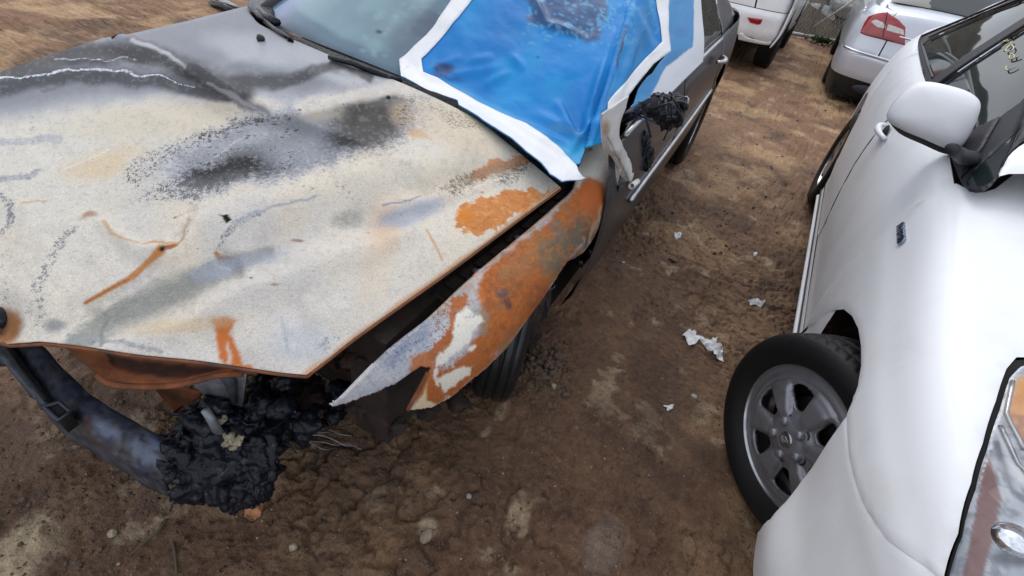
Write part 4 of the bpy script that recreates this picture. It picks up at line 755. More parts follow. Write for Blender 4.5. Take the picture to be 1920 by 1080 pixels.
for px, py in ((1207, 262), (1209, 276), (1212, 290), (1216, 300), (1211, 306)): v, f = blobmesh(SS.ev(*SS.uv([(px, py)]).T)[0], .026, px, 3, .8, 3, (.6, .9, 1.1)); mm.add(v, f)
mm.build('melted_trim', M['char'], car)
# rear wheel and front wheel, liner
def lathe(prof, n, c, ax, up=(0, 0, 1)):
    c = np.asarray(c, float); ax = np.asarray(ax, float)/np.linalg.norm(ax); u = np.asarray(up, float); u = u-ax*(u@ax); u /= np.linalg.norm(u); w = np.cross(ax, u); V = []
    for d, r in prof:
        for k in range(n): t = 2*math.pi*k/n; V.append(c+ax*d+(u*math.cos(t)+w*math.sin(t))*r)
    return np.array(V), gridfaces(len(prof), n, True)
def tyre_prof(R_, r, w):
    return [(w*.36, r), (w*.47, r+.015), (w*.52, r+(R_-r)*.5), (w*.49, R_-.022), (w*.43, R_-.008), (w*.36, R_-.002), (w*.27, R_), (w*.25, R_-.007), (w*.225, R_-.007), (w*.21, R_), (w*.04, R_+.001), (w*.03, R_-.007), (-w*.03, R_-.007), (-w*.04, R_+.001), (-w*.21, R_), (-w*.225, R_-.007), (-w*.25, R_-.007), (-w*.27, R_), (-w*.36, R_-.002), (-w*.43, R_-.008), (-w*.49, R_-.022), (-w*.52, r+(R_-r)*.5), (-w*.47, r+.015), (-w*.36, r)]
def tyre(parent, c, ax, R_=.31, r=.2, w=.19, n=288, m=None, groove=True):
    prof = []
    p0 = tyre_prof(R_, r, w)
    for i in range(len(p0)-1):
        a, b = p0[i], p0[i+1]; k = 3 if abs(a[0]) < w*.5 and abs(a[1]-R_) < .01 and abs(b[1]-R_) < .01 and abs(a[0]-b[0]) > .01 else 1
        for j in range(k): prof.append((a[0]+(b[0]-a[0])*j/k, a[1]+(b[1]-a[1])*j/k))
    prof.append(p0[-1]); V, F = lathe(prof, n, c, ax); c = np.asarray(c, float)
    if groove:
        axn = np.asarray(ax, float)/np.linalg.norm(ax)
        for i, (d, rr) in enumerate(prof):
            if rr > R_-.012 and .05*w < abs(d) < w*.39:
                for k in range(n):
                    ph = (k+int(abs(d)/w*22)) % 8
                    if ph < 1: q = V[i*n+k]-c; q2 = q-axn*(q@axn); V[i*n+k] = V[i*n+k]-q2/np.linalg.norm(q2)*.007
    return obj('tyre', V, F, m or M['tyre'], parent)
def simple_wheel(parent, c, ax, R_=.31, r=.2, w=.2, spokes=5, rimm=None, tm=None, n=96):
    c = np.asarray(c, float); ax = np.asarray(ax, float)/np.linalg.norm(ax)
    wh = bpy.data.objects.new('wheel', None); COL.objects.link(wh); wh.parent = parent; wh.location = Vector((c-np.array(wloc(parent))).tolist()); wh.empty_display_size = .1
    tyre(wh, c, ax, R_, r, w, n, tm, False)
    u = np.array([0, 0, 1.]); u = u-ax*(u@ax); u /= np.linalg.norm(u); q = np.cross(ax, u); g = MB()
    V, F = lathe([(w*.40, r+.004), (w*.42, r-.012), (w*.2, r-.03), (-w*.3, r-.04)], 48, c, ax); g.add(V, F)
    V, F = lathe([(w*.36, .001), (w*.38, .035), (w*.30, .06), (0, .065)], 24, c, ax); g.add(V, F)
    for k in range(spokes):
        a = 2*math.pi*k/spokes+.3; d = u*math.cos(a)+q*math.sin(a); t = np.cross(ax, d)
        vs = [c+ax*x+d*rr+t*ww for rr, ww, x in ((.03, .03, w*.36), (.03, -.03, w*.36), (r-.01, -.035, w*.40), (r-.01, .035, w*.40), (.03, .03, w*.2), (.03, -.03, w*.2), (r-.01, -.035, w*.25), (r-.01, .035, w*.25))]
        g.add(vs, [(0, 1, 2, 3), (7, 6, 5, 4), (0, 3, 7, 4), (1, 5, 6, 2), (2, 6, 7, 3), (0, 4, 5, 1)])
    g.build('rim', rimm or M['chromed'], wh, smooth=False); V, F = lathe([(0, .001), (0, r-.03)], 24, c, ax); obj('brake_disc', V, F, M['void'], wh)
    return wh
simple_wheel(car, l2w((-.115, 2.76, .29)), outX, .305, .20, .20)
simple_wheel(car, l2w((-1.40, 2.76, .29)), -outX, .305, .20, .20)
simple_wheel(car, l2w((-1.38, .0, .27)), -outX, .285, .20, .20, tm=M['char'], rimm=M['rustd'])
sa = rad(22); axf = np.array([math.cos(BH+sa), math.sin(BH+sa), -.05]); simple_wheel(car, l2w((-.185, .15, .225)), axf, .245, .17, .13, tm=M['bald'], rimm=M['rustd'])
# torn wheel-arch liner and flat tyre skin hanging to the mud
ln = [[Pc(1040, 528, z=.50), Pc(1018, 545, z=.5), Pc(985, 575, z=.5)], [Pc(1030, 590, z=.34), Pc(1005, 600, z=.36), Pc(965, 620, z=.36)], [Pc(1008, 630, z=.22), Pc(985, 645, z=.25), Pc(940, 665, z=.25)], [Pc(990, 655, z=.15), Pc(960, 670, z=.19), Pc(915, 690, z=.17)], [Pc(968, 690, z=.08), Pc(945, 700, z=.12), Pc(900, 715, z=.10)], [Pc(945, 730, z=.02), Pc(925, 735, z=.05), Pc(897, 742, z=.04)]]
LS = Surf(ln).face((1, -1, .5)); panel('wheel_liner', LS, [(1038, 532), (1036, 562), (1028, 585), (1014, 625), (1001, 652), (986, 650), (976, 668), (973, 690), (955, 708), (938, 738), (922, 750), (908, 747), (903, 728), (915, 690), (925, 670), (945, 645), (975, 605), (1000, 572)], M['liner'] if 'liner' in M else M['char'], car, step=.012, fn=lambda X, N, V: X+N*((fbm(X[:, 1]*14, X[:, 2]*14, 1, 4, 5)-.5)*.06+np.abs(fbm(X[:, 1]*30, X[:, 2]*30, 1, 3, 9)-.5)*.03)[:, None], solid=.004)
tb = Surf([[Pc(905, 715, z=.085), Pc(930, 712, z=.12)], [Pc(908, 744, z=.045), Pc(926, 746, z=.05)]]).face((1, -1, .5)); panel('pale_liner_end', tb, [(903, 728), (912, 722), (922, 730), (930, 728), (924, 744), (914, 750), (906, 744)], M['alu'], car, step=.01, off=.012, solid=.003)  # lighter grey patch at the lower end of the liner
l2 = [[Pc(1152, 345, x=-.03), Pc(1160, 350, x=-.01)], [Pc(1128, 400, x=-.04), Pc(1145, 410, x=-.02)], [Pc(1105, 455, x=-.05), Pc(1120, 462, x=-.035)], [Pc(1078, 500, x=-.07), Pc(1092, 503, x=-.06)]]
panel('wheel_liner', Surf(l2).face((1, -1, .5)), [(0, 0), (1, 0), (1, 3), (0, 3)], M['char'], car, step=.01, space='uv', solid=.003)
for pts in (((1148, 398), (1146, 425), (1140, 452), (1136, 458)), ((1106, 470), (1108, 486), (1104, 488)), ((1088, 492), (1092, 496))):
    MB().tube([Pc(a, b, x=-.02) for a, b in pts], [.008]+[.006]*(len(pts)-2)+[.003], 6).build('torn_liner', M['char'], car)
# --- engine bay, radiator support, bumper beam, melted headlight
bay = MB()
bay.v = []; 
def lbox(g, x0, x1, y0, y1, z0, z1, j=0):
    vs = [l2w((x, y, z))+np.array([random.uniform(-j, j) for _ in range(3)]) for x in (x0, x1) for y in (y0, y1) for z in (z0, z1)]; g.add(vs, [(0, 1, 3, 2), (4, 6, 7, 5), (0, 4, 5, 1), (2, 3, 7, 6), (0, 2, 6, 4), (1, 5, 7, 3)])
lbox(bay, -1.36, -.30, -.30, .30, .14, .60); lbox(bay, -1.38, -.13, .25, .36, .2, .84); lbox(bay, -.30, -.20, -.45, .3, .30, .66); lbox(bay, -1.42, -1.30, -.45, .3, .3, .66)
bay.build('engine_bay', M['rustd'], car, smooth=False)
lower = MB(); lbox(lower, -1.42, -.12, .36, 3.55, .16, .80); lbox(lower, -1.25, -.25, .8, 2.5, .8, .93); lower.build('floor_pan', M['void'], car, smooth=False)
ot = MB(); lbox(ot, -1.50, -1.42, .6, 3.5, .2, .84); ot.build('far_side', M['gun'], car, smooth=False, bevel=.04)
tk = MB(); lbox(tk, -1.42, -.1, 2.95, 3.66, .35, .93); tk.build('boot', M['gun'], car, smooth=False, bevel=.05)
fx = MB(); lbox(fx, -1.62, -1.48, -.5, .5, .45, .76); fx.build('far_fender', M['gun'], car, smooth=False, bevel=.05)
# inner wing rail seen through the bonnet gap, with welded ribs
rl = [[Pc(1056, 356, z=.745), Pc(1085, 352, z=.74)], [Pc(940, 452, z=.705), Pc(965, 460, z=.69)], [Pc(830, 530, z=.67), Pc(862, 548, z=.65)], [Pc(740, 600, z=.63), Pc(780, 620, z=.60)], [Pc(640, 690, z=.58), Pc(690, 700, z=.54)]]
RLs = Surf(rl).face((0, 0, 1)); panel('inner_wing', RLs, [(0, 0), (1, 0), (1, 4), (0, 4)], M['rustd'], car, step=.02, space='uv', solid=.04)
for t in np.linspace(.2, 3.8, 15):
    a, b = RLs.ev([.1, .9], [t, t+.02], .004); MB().tube([a, (a+b)/2+[0, 0, .004], b], .006, 6).build('rib', M['rustd'], car)
for t in (.9, 1.6, 2.7): v, f = blobmesh(RLs.ev([.6], [t], .008)[0], .009, int(t*9), 2, .1, 1, (1, 1, .5)); obj('bolt', v, f, M['alu'], car)
# rusted front cross panel under the bonnet lip
fp = [[Pc(110, 646, z=.64), Pc(150, 655, z=.64), Pc(225, 668, z=.64), Pc(330, 680, z=.64), Pc(430, 690, z=.64), Pc(500, 697, z=.64)], [Pc(125, 655, z=.60), Pc(168, 682, z=.58), Pc(225, 695, z=.56), Pc(330, 700, z=.57), Pc(425, 694, z=.60), Pc(490, 700, z=.6)], [Pc(128, 660, z=.57), Pc(182, 702, z=.545), Pc(222, 722, z=.53), Pc(328, 722, z=.54), Pc(415, 702, z=.585), Pc(480, 702, z=.59)]]
FP = Surf(fp).face((0, -1, 1))
def cross_paint(X):
    p = Paint(X, (134, 82, 50), .8, 5, .05); p.poly([(200, 660), (240, 672), (450, 695), (380, 712), (300, 708), (250, 702), (215, 690)], (52, 36, 34), .95, 5, .8, 6, .05); p.line([(120, 652), (180, 700), (215, 722)], 7, (112, 78, 58), .8); p.line([(215, 720), (330, 722), (430, 695)], 5, (168, 96, 52), .9, .8); p.mix(sm(.5, .75, fbm(p.u, p.v, .07, 4, 5))*.5, (84, 52, 38)); p.blob(205, 665, 5, 24, (16, 12, 12), .9, -25, .5); return p.out(.8)
panel('front_cross_panel', FP, [(0, 0), (5, 0), (5, 2), (0, 2)], M['paint_v'], car, step=.008, space='uv', paint=cross_paint, solid=.005)
world_tube('cross_panel_lip', FP.ev(np.linspace(1, 4.6, 20), np.full(20, 2.0)), .007, M['rust'], car, 6)
sl = Surf([[Pc(285, 728, z=.40), Pc(330, 726, z=.42), Pc(378, 738, z=.42)], [Pc(300, 745, z=.34), Pc(335, 752, z=.35), Pc(372, 762, z=.36)], [Pc(330, 780, z=.28), Pc(350, 785, z=.28), Pc(372, 790, z=.3)]]).face((0, -1, 1)); panel('rust_reflection', sl, [(0, 0), (2, 0), (2, 2), (0, 2)], M['rust'], car, step=.01, space='uv', solid=.004)  # rusty sheet standing in for the orange reflection below the cross panel
# radiator with fins
rdf = Surf([[Pc(350, 705, z=.55), Pc(400, 700, z=.57), Pc(462, 698, z=.57)], [Pc(392, 745, z=.46), Pc(420, 752, z=.46), Pc(455, 760, z=.45)]]).face((0, -1, 1)); rad_o = panel('radiator', rdf, [(0, 0), (2, 0), (2, 1), (0, 1)], M['rustd'], car, step=.02, space='uv', solid=.02)
fb = MB()
for t in np.linspace(0, 2, 44): fb.tube([rdf.ev([t], [0.], .003)[0], rdf.ev([t], [1.], .003)[0]], .0011, 4)
fb.build('fin', M['alu'], rad_o, kind='stuff')
MB().tube([Pc(425, 700, z=.58), Pc(434, 722, z=.55), Pc(441, 756, z=.48)], [.016, .012, .006], 6, flat=.5).build('bonnet_stay', M['beam'], car)
# bumper beam: outlines of its top face, then a box section below
bu = [(-170, 470), (-70, 560), (10, 618), (78, 646), (112, 682), (180, 745), (255, 790), (320, 822), (400, 850)]; bl = [(-230, 590), (-120, 640), (-15, 640), (34, 702), (80, 768), (135, 800), (202, 842), (272, 884), (340, 905)]
bz = [.50, .49, .48, .475, .47, .455, .43, .41, .38]
top_ = [Pc(*a, z=z) for a, z in zip(bu, bz)]; bot_ = [Pc(*a, z=z-.02) for a, z in zip(bl, bz)]
bn = np.array([[t-np.array([0, 0, .07]) for t in top_], [t-np.array([0, 0, .012]) for t in top_], [t+(b-t)*.08+np.array([0, 0, .003]) for t, b in zip(top_, bot_)], [t+(b-t)*.5+np.array([0, 0, .014]) for t, b in zip(top_, bot_)], [t+(b-t)*.9 for t, b in zip(top_, bot_)], [b-np.array([0, 0, .02]) for b in bot_], [b-np.array([0, 0, .09]) for b in bot_]])
BSf = Surf(bn).face((0, -.3, 1))
def beam_paint(X):
    p = Paint(X, (58, 64, 80), .5, 8, .03); p.mix(sm(.45, .7, fbm(p.u, p.v, .03, 5, 3))*.7, (84, 92, 112)); p.mix(sm(.5, .7, fbm(p.u, p.v, .045, 5, 4))*.7, (98, 88, 80), .8); p.mix(sm(.55, .68, fbm(p.u, p.v, .16, 4, 17))*.5, (120, 124, 134)); p.mix(sm(.58, .68, fbm(p.u, p.v, .2, 4, 18))*.6, (28, 30, 40)); p.mix(sm(.55, .7, fbm(p.u, p.v, .09, 4, 7))*.6, (36, 40, 56))
    for a, b, rx, ry in ((110, 745, 26, 8), (200, 805, 34, 12), (270, 850, 40, 16), (290, 830, 24, 10)): p.blob(a, b, rx, ry, (128, 140, 166), .7, 38, 1., .4, .4)
    p.line([(60, 720), (110, 775), (200, 845)], 8, (92, 72, 60), .6, 1., .8); p.blob(165, 790, 12, 6, (112, 62, 50), .6, 30, .9); return p.out(.62)
beam = panel('bumper_beam', BSf, [(0, 0), (7.6, 0), (7.4, 6), (0, 6)], M['paint_v'], car, step=.012, space='uv', paint=beam_paint, solid=.004, drop=0, fn=lambda X, N, V: X+N*((fbm(X[:, 0]*30, X[:, 1]*30, 1, 4, 5)-.5)*.006)[:, None])
s2 = [Pc(*a, z=.47) for a in [(-180, 545), (-90, 610), (-30, 645), (4, 664), (30, 706), (60, 752), (88, 782)]]; s3 = [Pc(*a, z=.462) for a in [(-230, 590), (-120, 650), (-45, 668), (-18, 700), (18, 745), (40, 770), (62, 796)]]
BS2 = Surf(np.array([s2, s3])).face((0, 0, 1))
q1 = [(-60, 640), (-10, 630), (10, 640), (34, 692), (64, 737), (106, 772), (131, 786), (108, 795), (84, 770), (48, 737), (22, 700), (-10, 672), (-60, 680)]
BP = Surf([[Pc(-80, 560, z=.487), Pc(160, 560, z=.487)], [Pc(-80, 820, z=.487), Pc(160, 820, z=.487)]]).face((0, 0, 1))
panel('beam_flange', BP, [(-80, 600), (-20, 598), (8, 622), (24, 650), (60, 700), (96, 748), (84, 762), (50, 735), (22, 700), (0, 672), (-80, 640)], M['beam'], car, step=.01, solid=.03, drop=.004)
panel('beam_bracket', BP, [(84, 764), (112, 754), (132, 772), (110, 788)], M['void'], car, step=.01, off=.008, solid=.05, drop=0)
world_tube('bracket_rim', [Pc(a, b, z=.497) for a, b in ((84, 764), (112, 754), (132, 772), (110, 788), (84, 764))], .004, M['beam'], car, 6)
world_tube('beam_slot', [Pc(a, b, z=.495) for a, b in ((4, 640), (34, 684), (64, 722), (86, 750))], .004, M['void'], car, 6)
# melted headlight: lumps run together
cl = MB(); rq = random.Random(21)
for px, py, z, r, sq in ((372, 838, .37, .055, (1, 1, .8)), (420, 835, .38, .06, (1, 1, .8)), (465, 850, .36, .055, (1, 1, .8)), (400, 880, .33, .06, (1, 1, .9)), (455, 890, .30, .055, (1, 1, .9)), (345, 860, .37, .04, (1, 1, .8))):
    v, f = blobmesh(Pc(px, py, z=z), r, int(px+py), 5, .6, 2.2, sq); d = np.abs(fbm(v[:, 0]*30+v[:, 2]*21, v[:, 1]*30-v[:, 2]*17, 1, 4, 3)-.5); cc = np.mean(v, 0); n_ = (v-cc)/np.linalg.norm(v-cc, axis=1)[:, None]; v = v+n_*(d*.07)[:, None]; cl.add(v, f)
outl = np.array([(322, 838), (345, 800), (352, 768), (392, 752), (440, 770), (500, 800), (515, 850), (505, 885), (488, 905), (494, 928), (452, 948), (430, 936), (400, 925), (380, 928), (350, 902), (318, 880)])
def inp():
    while True:
        q_ = (rq.uniform(318, 515), rq.uniform(752, 948))
        if pip(np.array([q_]), outl)[0]: return q_
def zat(px, py): return .47-.0011*(py-760)-.0003*abs(px-400)
for k in range(110):
    px, py = inp(); v, f = blobmesh(Pc(px, py, z=zat(px, py)+rq.uniform(-.05, .01)), rq.uniform(.008, .030), k, 3, .7, 2.2, (rq.uniform(.5, 1.6), rq.uniform(.5, 1.6), rq.uniform(.4, 1.4))); cl.add(v, f)
for k in range(70):
    px, py = inp(); a = Pc(px, py, z=zat(px, py)); b = a+np.array([rq.gauss(0, .03), rq.gauss(0, .03), rq.uniform(-.03, .03)]); c_ = b+np.array([rq.gauss(0, .02), rq.gauss(0, .02), rq.uniform(-.05, .0)]); cl.tube(curve([a, b, c_], 7), [.004, .005, .0045, .004, .003, .0025, .002], 6)
for k in range(46):
    px, py = inp(); a = Pc(px, py, z=zat(px, py)+.005); u_ = np.array([rq.gauss(0, 1) for _ in range(3)]); u_ /= np.linalg.norm(u_); w_ = np.cross(u_, [rq.gauss(0, 1), rq.gauss(0, 1), rq.gauss(0, 1)]); w_ /= np.linalg.norm(w_); s1, s2 = rq.uniform(.008, .03), rq.uniform(.006, .02); nn = np.cross(u_, w_)*.002
    q4 = [a-u_*s1-w_*s2, a+u_*s1-w_*s2*.4, a+u_*s1*.7+w_*s2, a-u_*s1*.5+w_*s2*.7]; cl.add([p_+nn for p_ in q4]+[p_-nn for p_ in q4], [(0, 1, 2, 3), (7, 6, 5, 4), (0, 4, 5, 1), (1, 5, 6, 2), (2, 6, 7, 3), (3, 7, 4, 0)])
clump = cl.build('melted_headlight', M['char'], car, kind='stuff'); rb = random.Random(4)
for k in range(16):
    px, py = rb.uniform(335, 500), rb.uniform(770, 925); c0 = Pc(px, py, z=zat(px, py)+.012); v, f = blobmesh(c0, rb.uniform(.004, .011), k, 2, .8, 2.5, (rb.uniform(.6, 2.2), rb.uniform(.6, 1.6), .5)); obj('scorched_shard', v, f, [M['alu'], M['rust'], M['ash'], M['beam']][k % 4], car, smooth=False)
clump['label'] = 'black melted lump of headlight plastic'
MB().tube([Pc(384, 768, z=.50), Pc(396, 785, z=.48), Pc(410, 812, z=.44)], [.008, .009, .010], 8).build('steel_pin', M['alu'], car)
for px, py, z, r in ((418, 815, .435, .009), (430, 823, .43, .012), (442, 830, .425, .010), (424, 832, .43, .008), (450, 822, .43, .006), (436, 838, .42, .007), (384, 887, .375, .007), (392, 890, .37, .005), (460, 932, .30, .006), (352, 860, .40, .005)):
    v, f = blobmesh(Pc(px, py, z=z), r, int(px), 3, .9, 3.5, (1.2, 1, .6)); obj('ash_crust', v, f, M['ash'], car)
# burned parts behind it
g2 = MB()
for i in range(46):
    px, py = random.uniform(430, 640), random.uniform(715, 830); z = random.uniform(.25, .48)-(py-715)*.0008
    if py > 700+(700-px)*1.0+40 and px > 560: continue
    v, f = blobmesh(Pc(px, py, z=z), random.uniform(.012, .036), i, 3, .6, 2, (1, 1, .7)); g2.add(v, f)
g2.build('burned_parts', M['char'], car, kind='stuff')
g3 = MB()
for i in range(26):
    px, py = random.uniform(520, 860), random.uniform(650, 800); z = random.uniform(.12, .4)
    if px > 700 and py < 1330-px*.78: continue
    v, f = blobmesh(Pc(px, py, z=z), random.uniform(.015, .045), i+60, 3, .6, 2, (1, 1, .6)); g3.add(v, f)
g3.build('burned_debris', M['rustd'], car, kind='stuff')
rng = random.Random(3)
for k in range(14):
    a = (rng.uniform(520, 560), rng.uniform(758, 828)); b = (a[0]+rng.uniform(70, 120), a[1]+rng.uniform(-6, 34)); z0 = rng.uniform(.3, .38)
    pts = [Pc(a[0]+(b[0]-a[0])*t, a[1]+(b[1]-a[1])*t+rng.uniform(-6, 6), z=z0-.08*t+rng.uniform(-.01, .01)) for t in np.linspace(0, 1, 6)]; pts = [tuple(p) for p in curve(pts, 18)]
    MB().tube(pts, .0014, 4).build('wire', M['alu'] if k % 3 == 0 else M['rustd'], car)
MB().tube([Pc(533, 763, z=.42), Pc(545, 762, z=.42), Pc(552, 770, z=.41), Pc(556, 778, z=.40)], .003, 6).build('wire_clip', M['alu'], car)
for px, py, r in ((738, 778, .012), (752, 772, .01), (762, 768, .008)): v, f = blobmesh(Pc(px, py, z=.34), r, px, 2, .8, 3, (1, 1, .6)); obj('torn_bracket', v, f, M['rust'] if px < 745 else M['alu'], car)
# ------------------------------------------------------------------ white hatchback on the right (body to +x, nose towards -y)
hb = thing('white_hatchback', (.86, 1.3, 0), 'white hatchback in the right foreground with a big door mirror and turned grey front wheel', 'car')
fy = [-.98, -.9, -.75, -.58, -.4, -.2, 0., .2, .45, .8]
zc = [.54, .60, .68, .745, .80, .845, .885, .925, .965, 1.0]       # fender crest height
hcn = [.62, .68, .755, .815, .865, .905, .935, .965, .995, 1.03]   # centreline height
nx = [.62, .42, .22, .10, .03, .0, -.004, -.002, .0, .0]             # plan inset of the nose corner
rows = []
zbot = [.22, .20, .19, .185, .18, .18, .18, .18, .18, .18]
for k in range(11):
    r = []
    for y, zk, hk, n, zb in zip(fy, zc, hcn, nx, zbot):
        if k <= 3: z = [zb, .30, .42, .55][k]; x = n+[.05, .028, .012, .002][k]-(.015 if y < -.3 else 0)*(k < 3)
        elif k <= 6: t = (k-3)/3.4; z = .55+(zk-.55)*(t if k < 6 else .93); x = n+[.001, .014, .066][k-4]
        else:
            t = [.22, .48, .76, 1.0][k-7]; x = n+.066+(.86-n-.066)*t; z = zk*.985+(hk-zk*.985)*math.sin(t*math.pi/2)**.9
        z = min(z, hk); x = x-(.03 if k <= 1 and -.5 < y < -.1 else 0); r.append((x, y-(.08*(max(0, (k-6))/4) if y < -.7 else 0), z))
    rows.append(r)
FN = Surf(rows).face((-1, 0, .4))
zs = [(.18, .05), (.235, .028), (.30, .028), (.42, .012), (.55, .002), (.68, .0), (.80, .012), (.90, .04), (.965, .085)]
sy = [.3, .6, .9, 1.3, 1.7, 2.1, 2.5, 2.8, 3.1, 3.3, 3.42, 3.5]
belt = [.955, .965, .975, .99, 1.005, 1.02, 1.04, 1.06, 1.075, 1.08, 1.08, 1.07]
srow = []
for z, x in zs:
    r = []
    for y, b in zip(sy, belt): t = (z-.18)/(.965-.18); tail = max(0, y-2.75); r.append((x+.30*tail**2.2+.03*max(0, y-2.2)*t, y-.10*t*max(0, y-3)*2, .18+(b-.18)*t))
    srow.append(r)
SD = Surf(srow).face((-1, 0, 0))
SU = lambda y: float(np.interp(y, sy, range(len(sy))))
SV = lambda z: float(np.interp(z, [a[0] for a in zs], range(len(zs))))
def sp_(pts): return [(SU(a), SV(b)) for a, b in pts]
W = M['white']
inner = MB()
def wbox(g, x0, x1, y0, y1, z0, z1): g.add([(x, y, z) for x in (x0, x1) for y in (y0, y1) for z in (z0, z1)], [(0, 1, 3, 2), (4, 6, 7, 5), (0, 4, 5, 1), (2, 3, 7, 6), (0, 2, 6, 4), (1, 5, 7, 3)])
wbox(inner, .16, 1.56, .42, 2.25, .2, .86); wbox(inner, .30, 1.4, -.55, .42, .25, .72); wbox(inner, .30, 1.4, 2.25, 3.3, .25, .9); inner.build('chassis', M['void'], hb, smooth=False)
wbr = MB()
def archring(g, cy, cz, r, x0, x1, n=20):
    a = [(x0, cy+r*math.cos(t), cz+r*math.sin(t)) for t in np.linspace(rad(5), rad(190), n)]; b = [(x1, p[1], p[2]) for p in a]; m = len(g.v); g.v += [list(p) for p in a+b]; g.f += [[m+i, m+i+1, m+n+i+1, m+n+i] for i in range(n-1)]
archring(wbr, 0, .31, .375, .03, .35); wbr.build('wheel_arch_liner', M['void'], hb); wbr = MB(); archring(wbr, 2.7, .31, .37, .05, .35); wbr.build('wheel_arch_liner', M['void'], hb)
# front wing: its outline follows the arch, the door gap and the bonnet gap
wing_px = [(1497, 633), (1512, 618), (1536, 596), (1560, 581), (1580, 579), (1596, 592), (1607, 615), (1612, 648), (1612, 685), (1606, 722), (1596, 750), (1585, 776), (1589, 850), (1600, 900), (1622, 955), (1660, 1010), (1720, 1052), (1766, 1088), (1795, 1000), (1821, 905), (1844, 830), (1869, 750), (1889, 690), (1908, 668), (2010, 668), (2015, 600), (2005, 560), (1990, 470), (1962, 390), (1940, 345), (1930, 300), (1868, 352), (1846, 359), (1806, 348), (1793, 342), (1753, 361), (1698, 400), (1644, 446), (1593, 490), (1552, 540), (1520, 590), (1500, 625)]
wing = panel('front_wing', FN, wing_px, W, hb, step=.02, drop=.003)
bpx = FN.uv(np.array([(1412, 1018), (1420, 994), (1440, 972), (1470, 938), (1500, 898), (1530, 856), (1560, 810), (1584, 777), (1590, 850), (1602, 899), (1624, 954), (1662, 1008), (1722, 1049), (1772, 1086)], float))
bpx = [tuple(p) for p in bpx if p[1] > .06]
panel('front_bumper', FN, bpx+[(2.4, 6.9), (1.15, 6.95), (1.15, 10), (0, 10), (0, 0), (4.75, 0), (bpx[0][0]+.05, .0)], W, hb, step=.02, drop=.002, off=-.003, space='uv')
# doors and rear quarter
dpoly = [(1545, 425), (1552, 442), (1569, 500), (1552, 560), (1527, 605), (1536, 596), (1560, 585), (1610, 516), (1640, 474), (1700, 416)]
panel('front_door', SD, sp_([(.40, .26), (.40, .40), (.40, .60), (.40, .80), (.43, .95), (.80, .962), (1.62, .962), (1.60, .6), (1.50, .265), (.9, .255)]), W, hb, step=.03, space='uv', drop=.004, off=-.003)
panel('rear_door', SD, sp_([(1.508, .265), (1.608, .6), (1.628, .962), (2.2, .962), (2.45, .96), (2.53, .8), (2.46, .66), (2.335, .48), (2.29, .35), (2.27, .27), (1.8, .262)]), W, hb, step=.03, space='uv', drop=.004)
panel('rear_quarter', SD, sp_([(2.46, .962), (2.54, .8), (2.47, .66)]+[(2.7+.37*math.cos(rad(a)), .31+.37*math.sin(rad(a))) for a in range(128, -16, -10)]+[(3.2, .2), (3.48, .22), (3.5, .96), (3.0, .965)]), W, hb, step=.03, space='uv', drop=.005)
panel('rocker', SD, sp_([(.37, .19), (.43, .255), (1.3, .25), (2.26, .255), (2.33, .2), (2.2, .185), (1.3, .182)]), W, hb, step=.03, space='uv', drop=.006)
rk = [SD.ev([SU(y)], [.35], .012)[0] for y in np.linspace(.42, 2.25, 20)]; world_tube('rocker_lip', rk, .011, W, hb, 8)
rk = [SD.ev([SU(y)], [.9], .002)[0] for y in np.linspace(.42, 2.27, 20)]; world_tube('rocker_groove', rk, .0045, M['trim'], hb, 6)
tl = MB()
for y in ((.30, -.45), (2.35, 3.2)): pass
# lower black valance by the wheel
MB().tube([P(1502, 632, x=.04), P(1518, 618, x=.04), P(1535, 603, x=.05)], [.012, .014, .012], 8).build('arch_flap', M['blackp'], hb)
# greenhouse
gy = [.30, .55, .85, 1.2, 1.6, 2.05, 2.5, 2.9, 3.25, 3.48]
rz = [.975, 1.08, 1.21, 1.325, 1.40, 1.405, 1.345, 1.26, 1.17, 1.10]; rx_ = [.11, .15, .205, .26, .30, .315, .32, .33, .36, .42]
cz = [1.0, 1.14, 1.30, 1.43, 1.49, 1.485, 1.43, 1.34, 1.23, 1.13]
g_ = []
for k in range(9):
    r = []
    for i, y in enumerate(gy):
        b = float(np.interp(y, sy, belt)); bx = .088+.02*max(0, y-2.2)+.30*max(0, y-2.75)**2.2
        if k <= 4: t = k/4; x = bx+(rx_[i]-bx)*t**1.12; z = b+(rz[i]-b)*t
        else: t = (k-4)/4; x = rx_[i]+(.86-rx_[i])*t; z = rz[i]+(cz[i]-rz[i])*math.sin(t*math.pi/2)**.7
        r.append((x, y, z))
    g_.append(r)
GN = Surf(g_).face((-1, 0, .3))
GY = lambda y: float(np.interp(y, gy, range(len(gy))))
def gp(pts): return [(GY(a_), b_) for a_, b_ in pts]
qwin = smooth_poly([(.515, .35), (.56, 1.2), (.60, 2.05), (.66, 3.3), (.60, 3.75), (.51, 3.4), (.46, 2.7), (.445, 2), (.455, 1.2), (.48, .5)], 4)
fwin = [(.815, .25), (.81, 1.8), (.84, 2.8), (.95, 3.55), (1.2, 3.75), (1.57, 3.75), (1.57, .25)]
rwin = [(1.73, .25), (1.73, 3.7), (2.05, 3.45), (2.35, 2.8), (2.55, 1.6), (2.62, .7), (2.6, .25)]
tint = panel('front_door_window', GN, gp(fwin), M['glass'], hb, step=.03, off=-.006, drop=0, space='uv')
panel('rear_door_window', GN, gp(rwin), M['glass'], hb, step=.03, off=-.006, drop=0, space='uv')
panel('quarter_window', GN, gp(qwin), M['glass'], hb, step=.02, off=-.002, drop=0, space='uv')
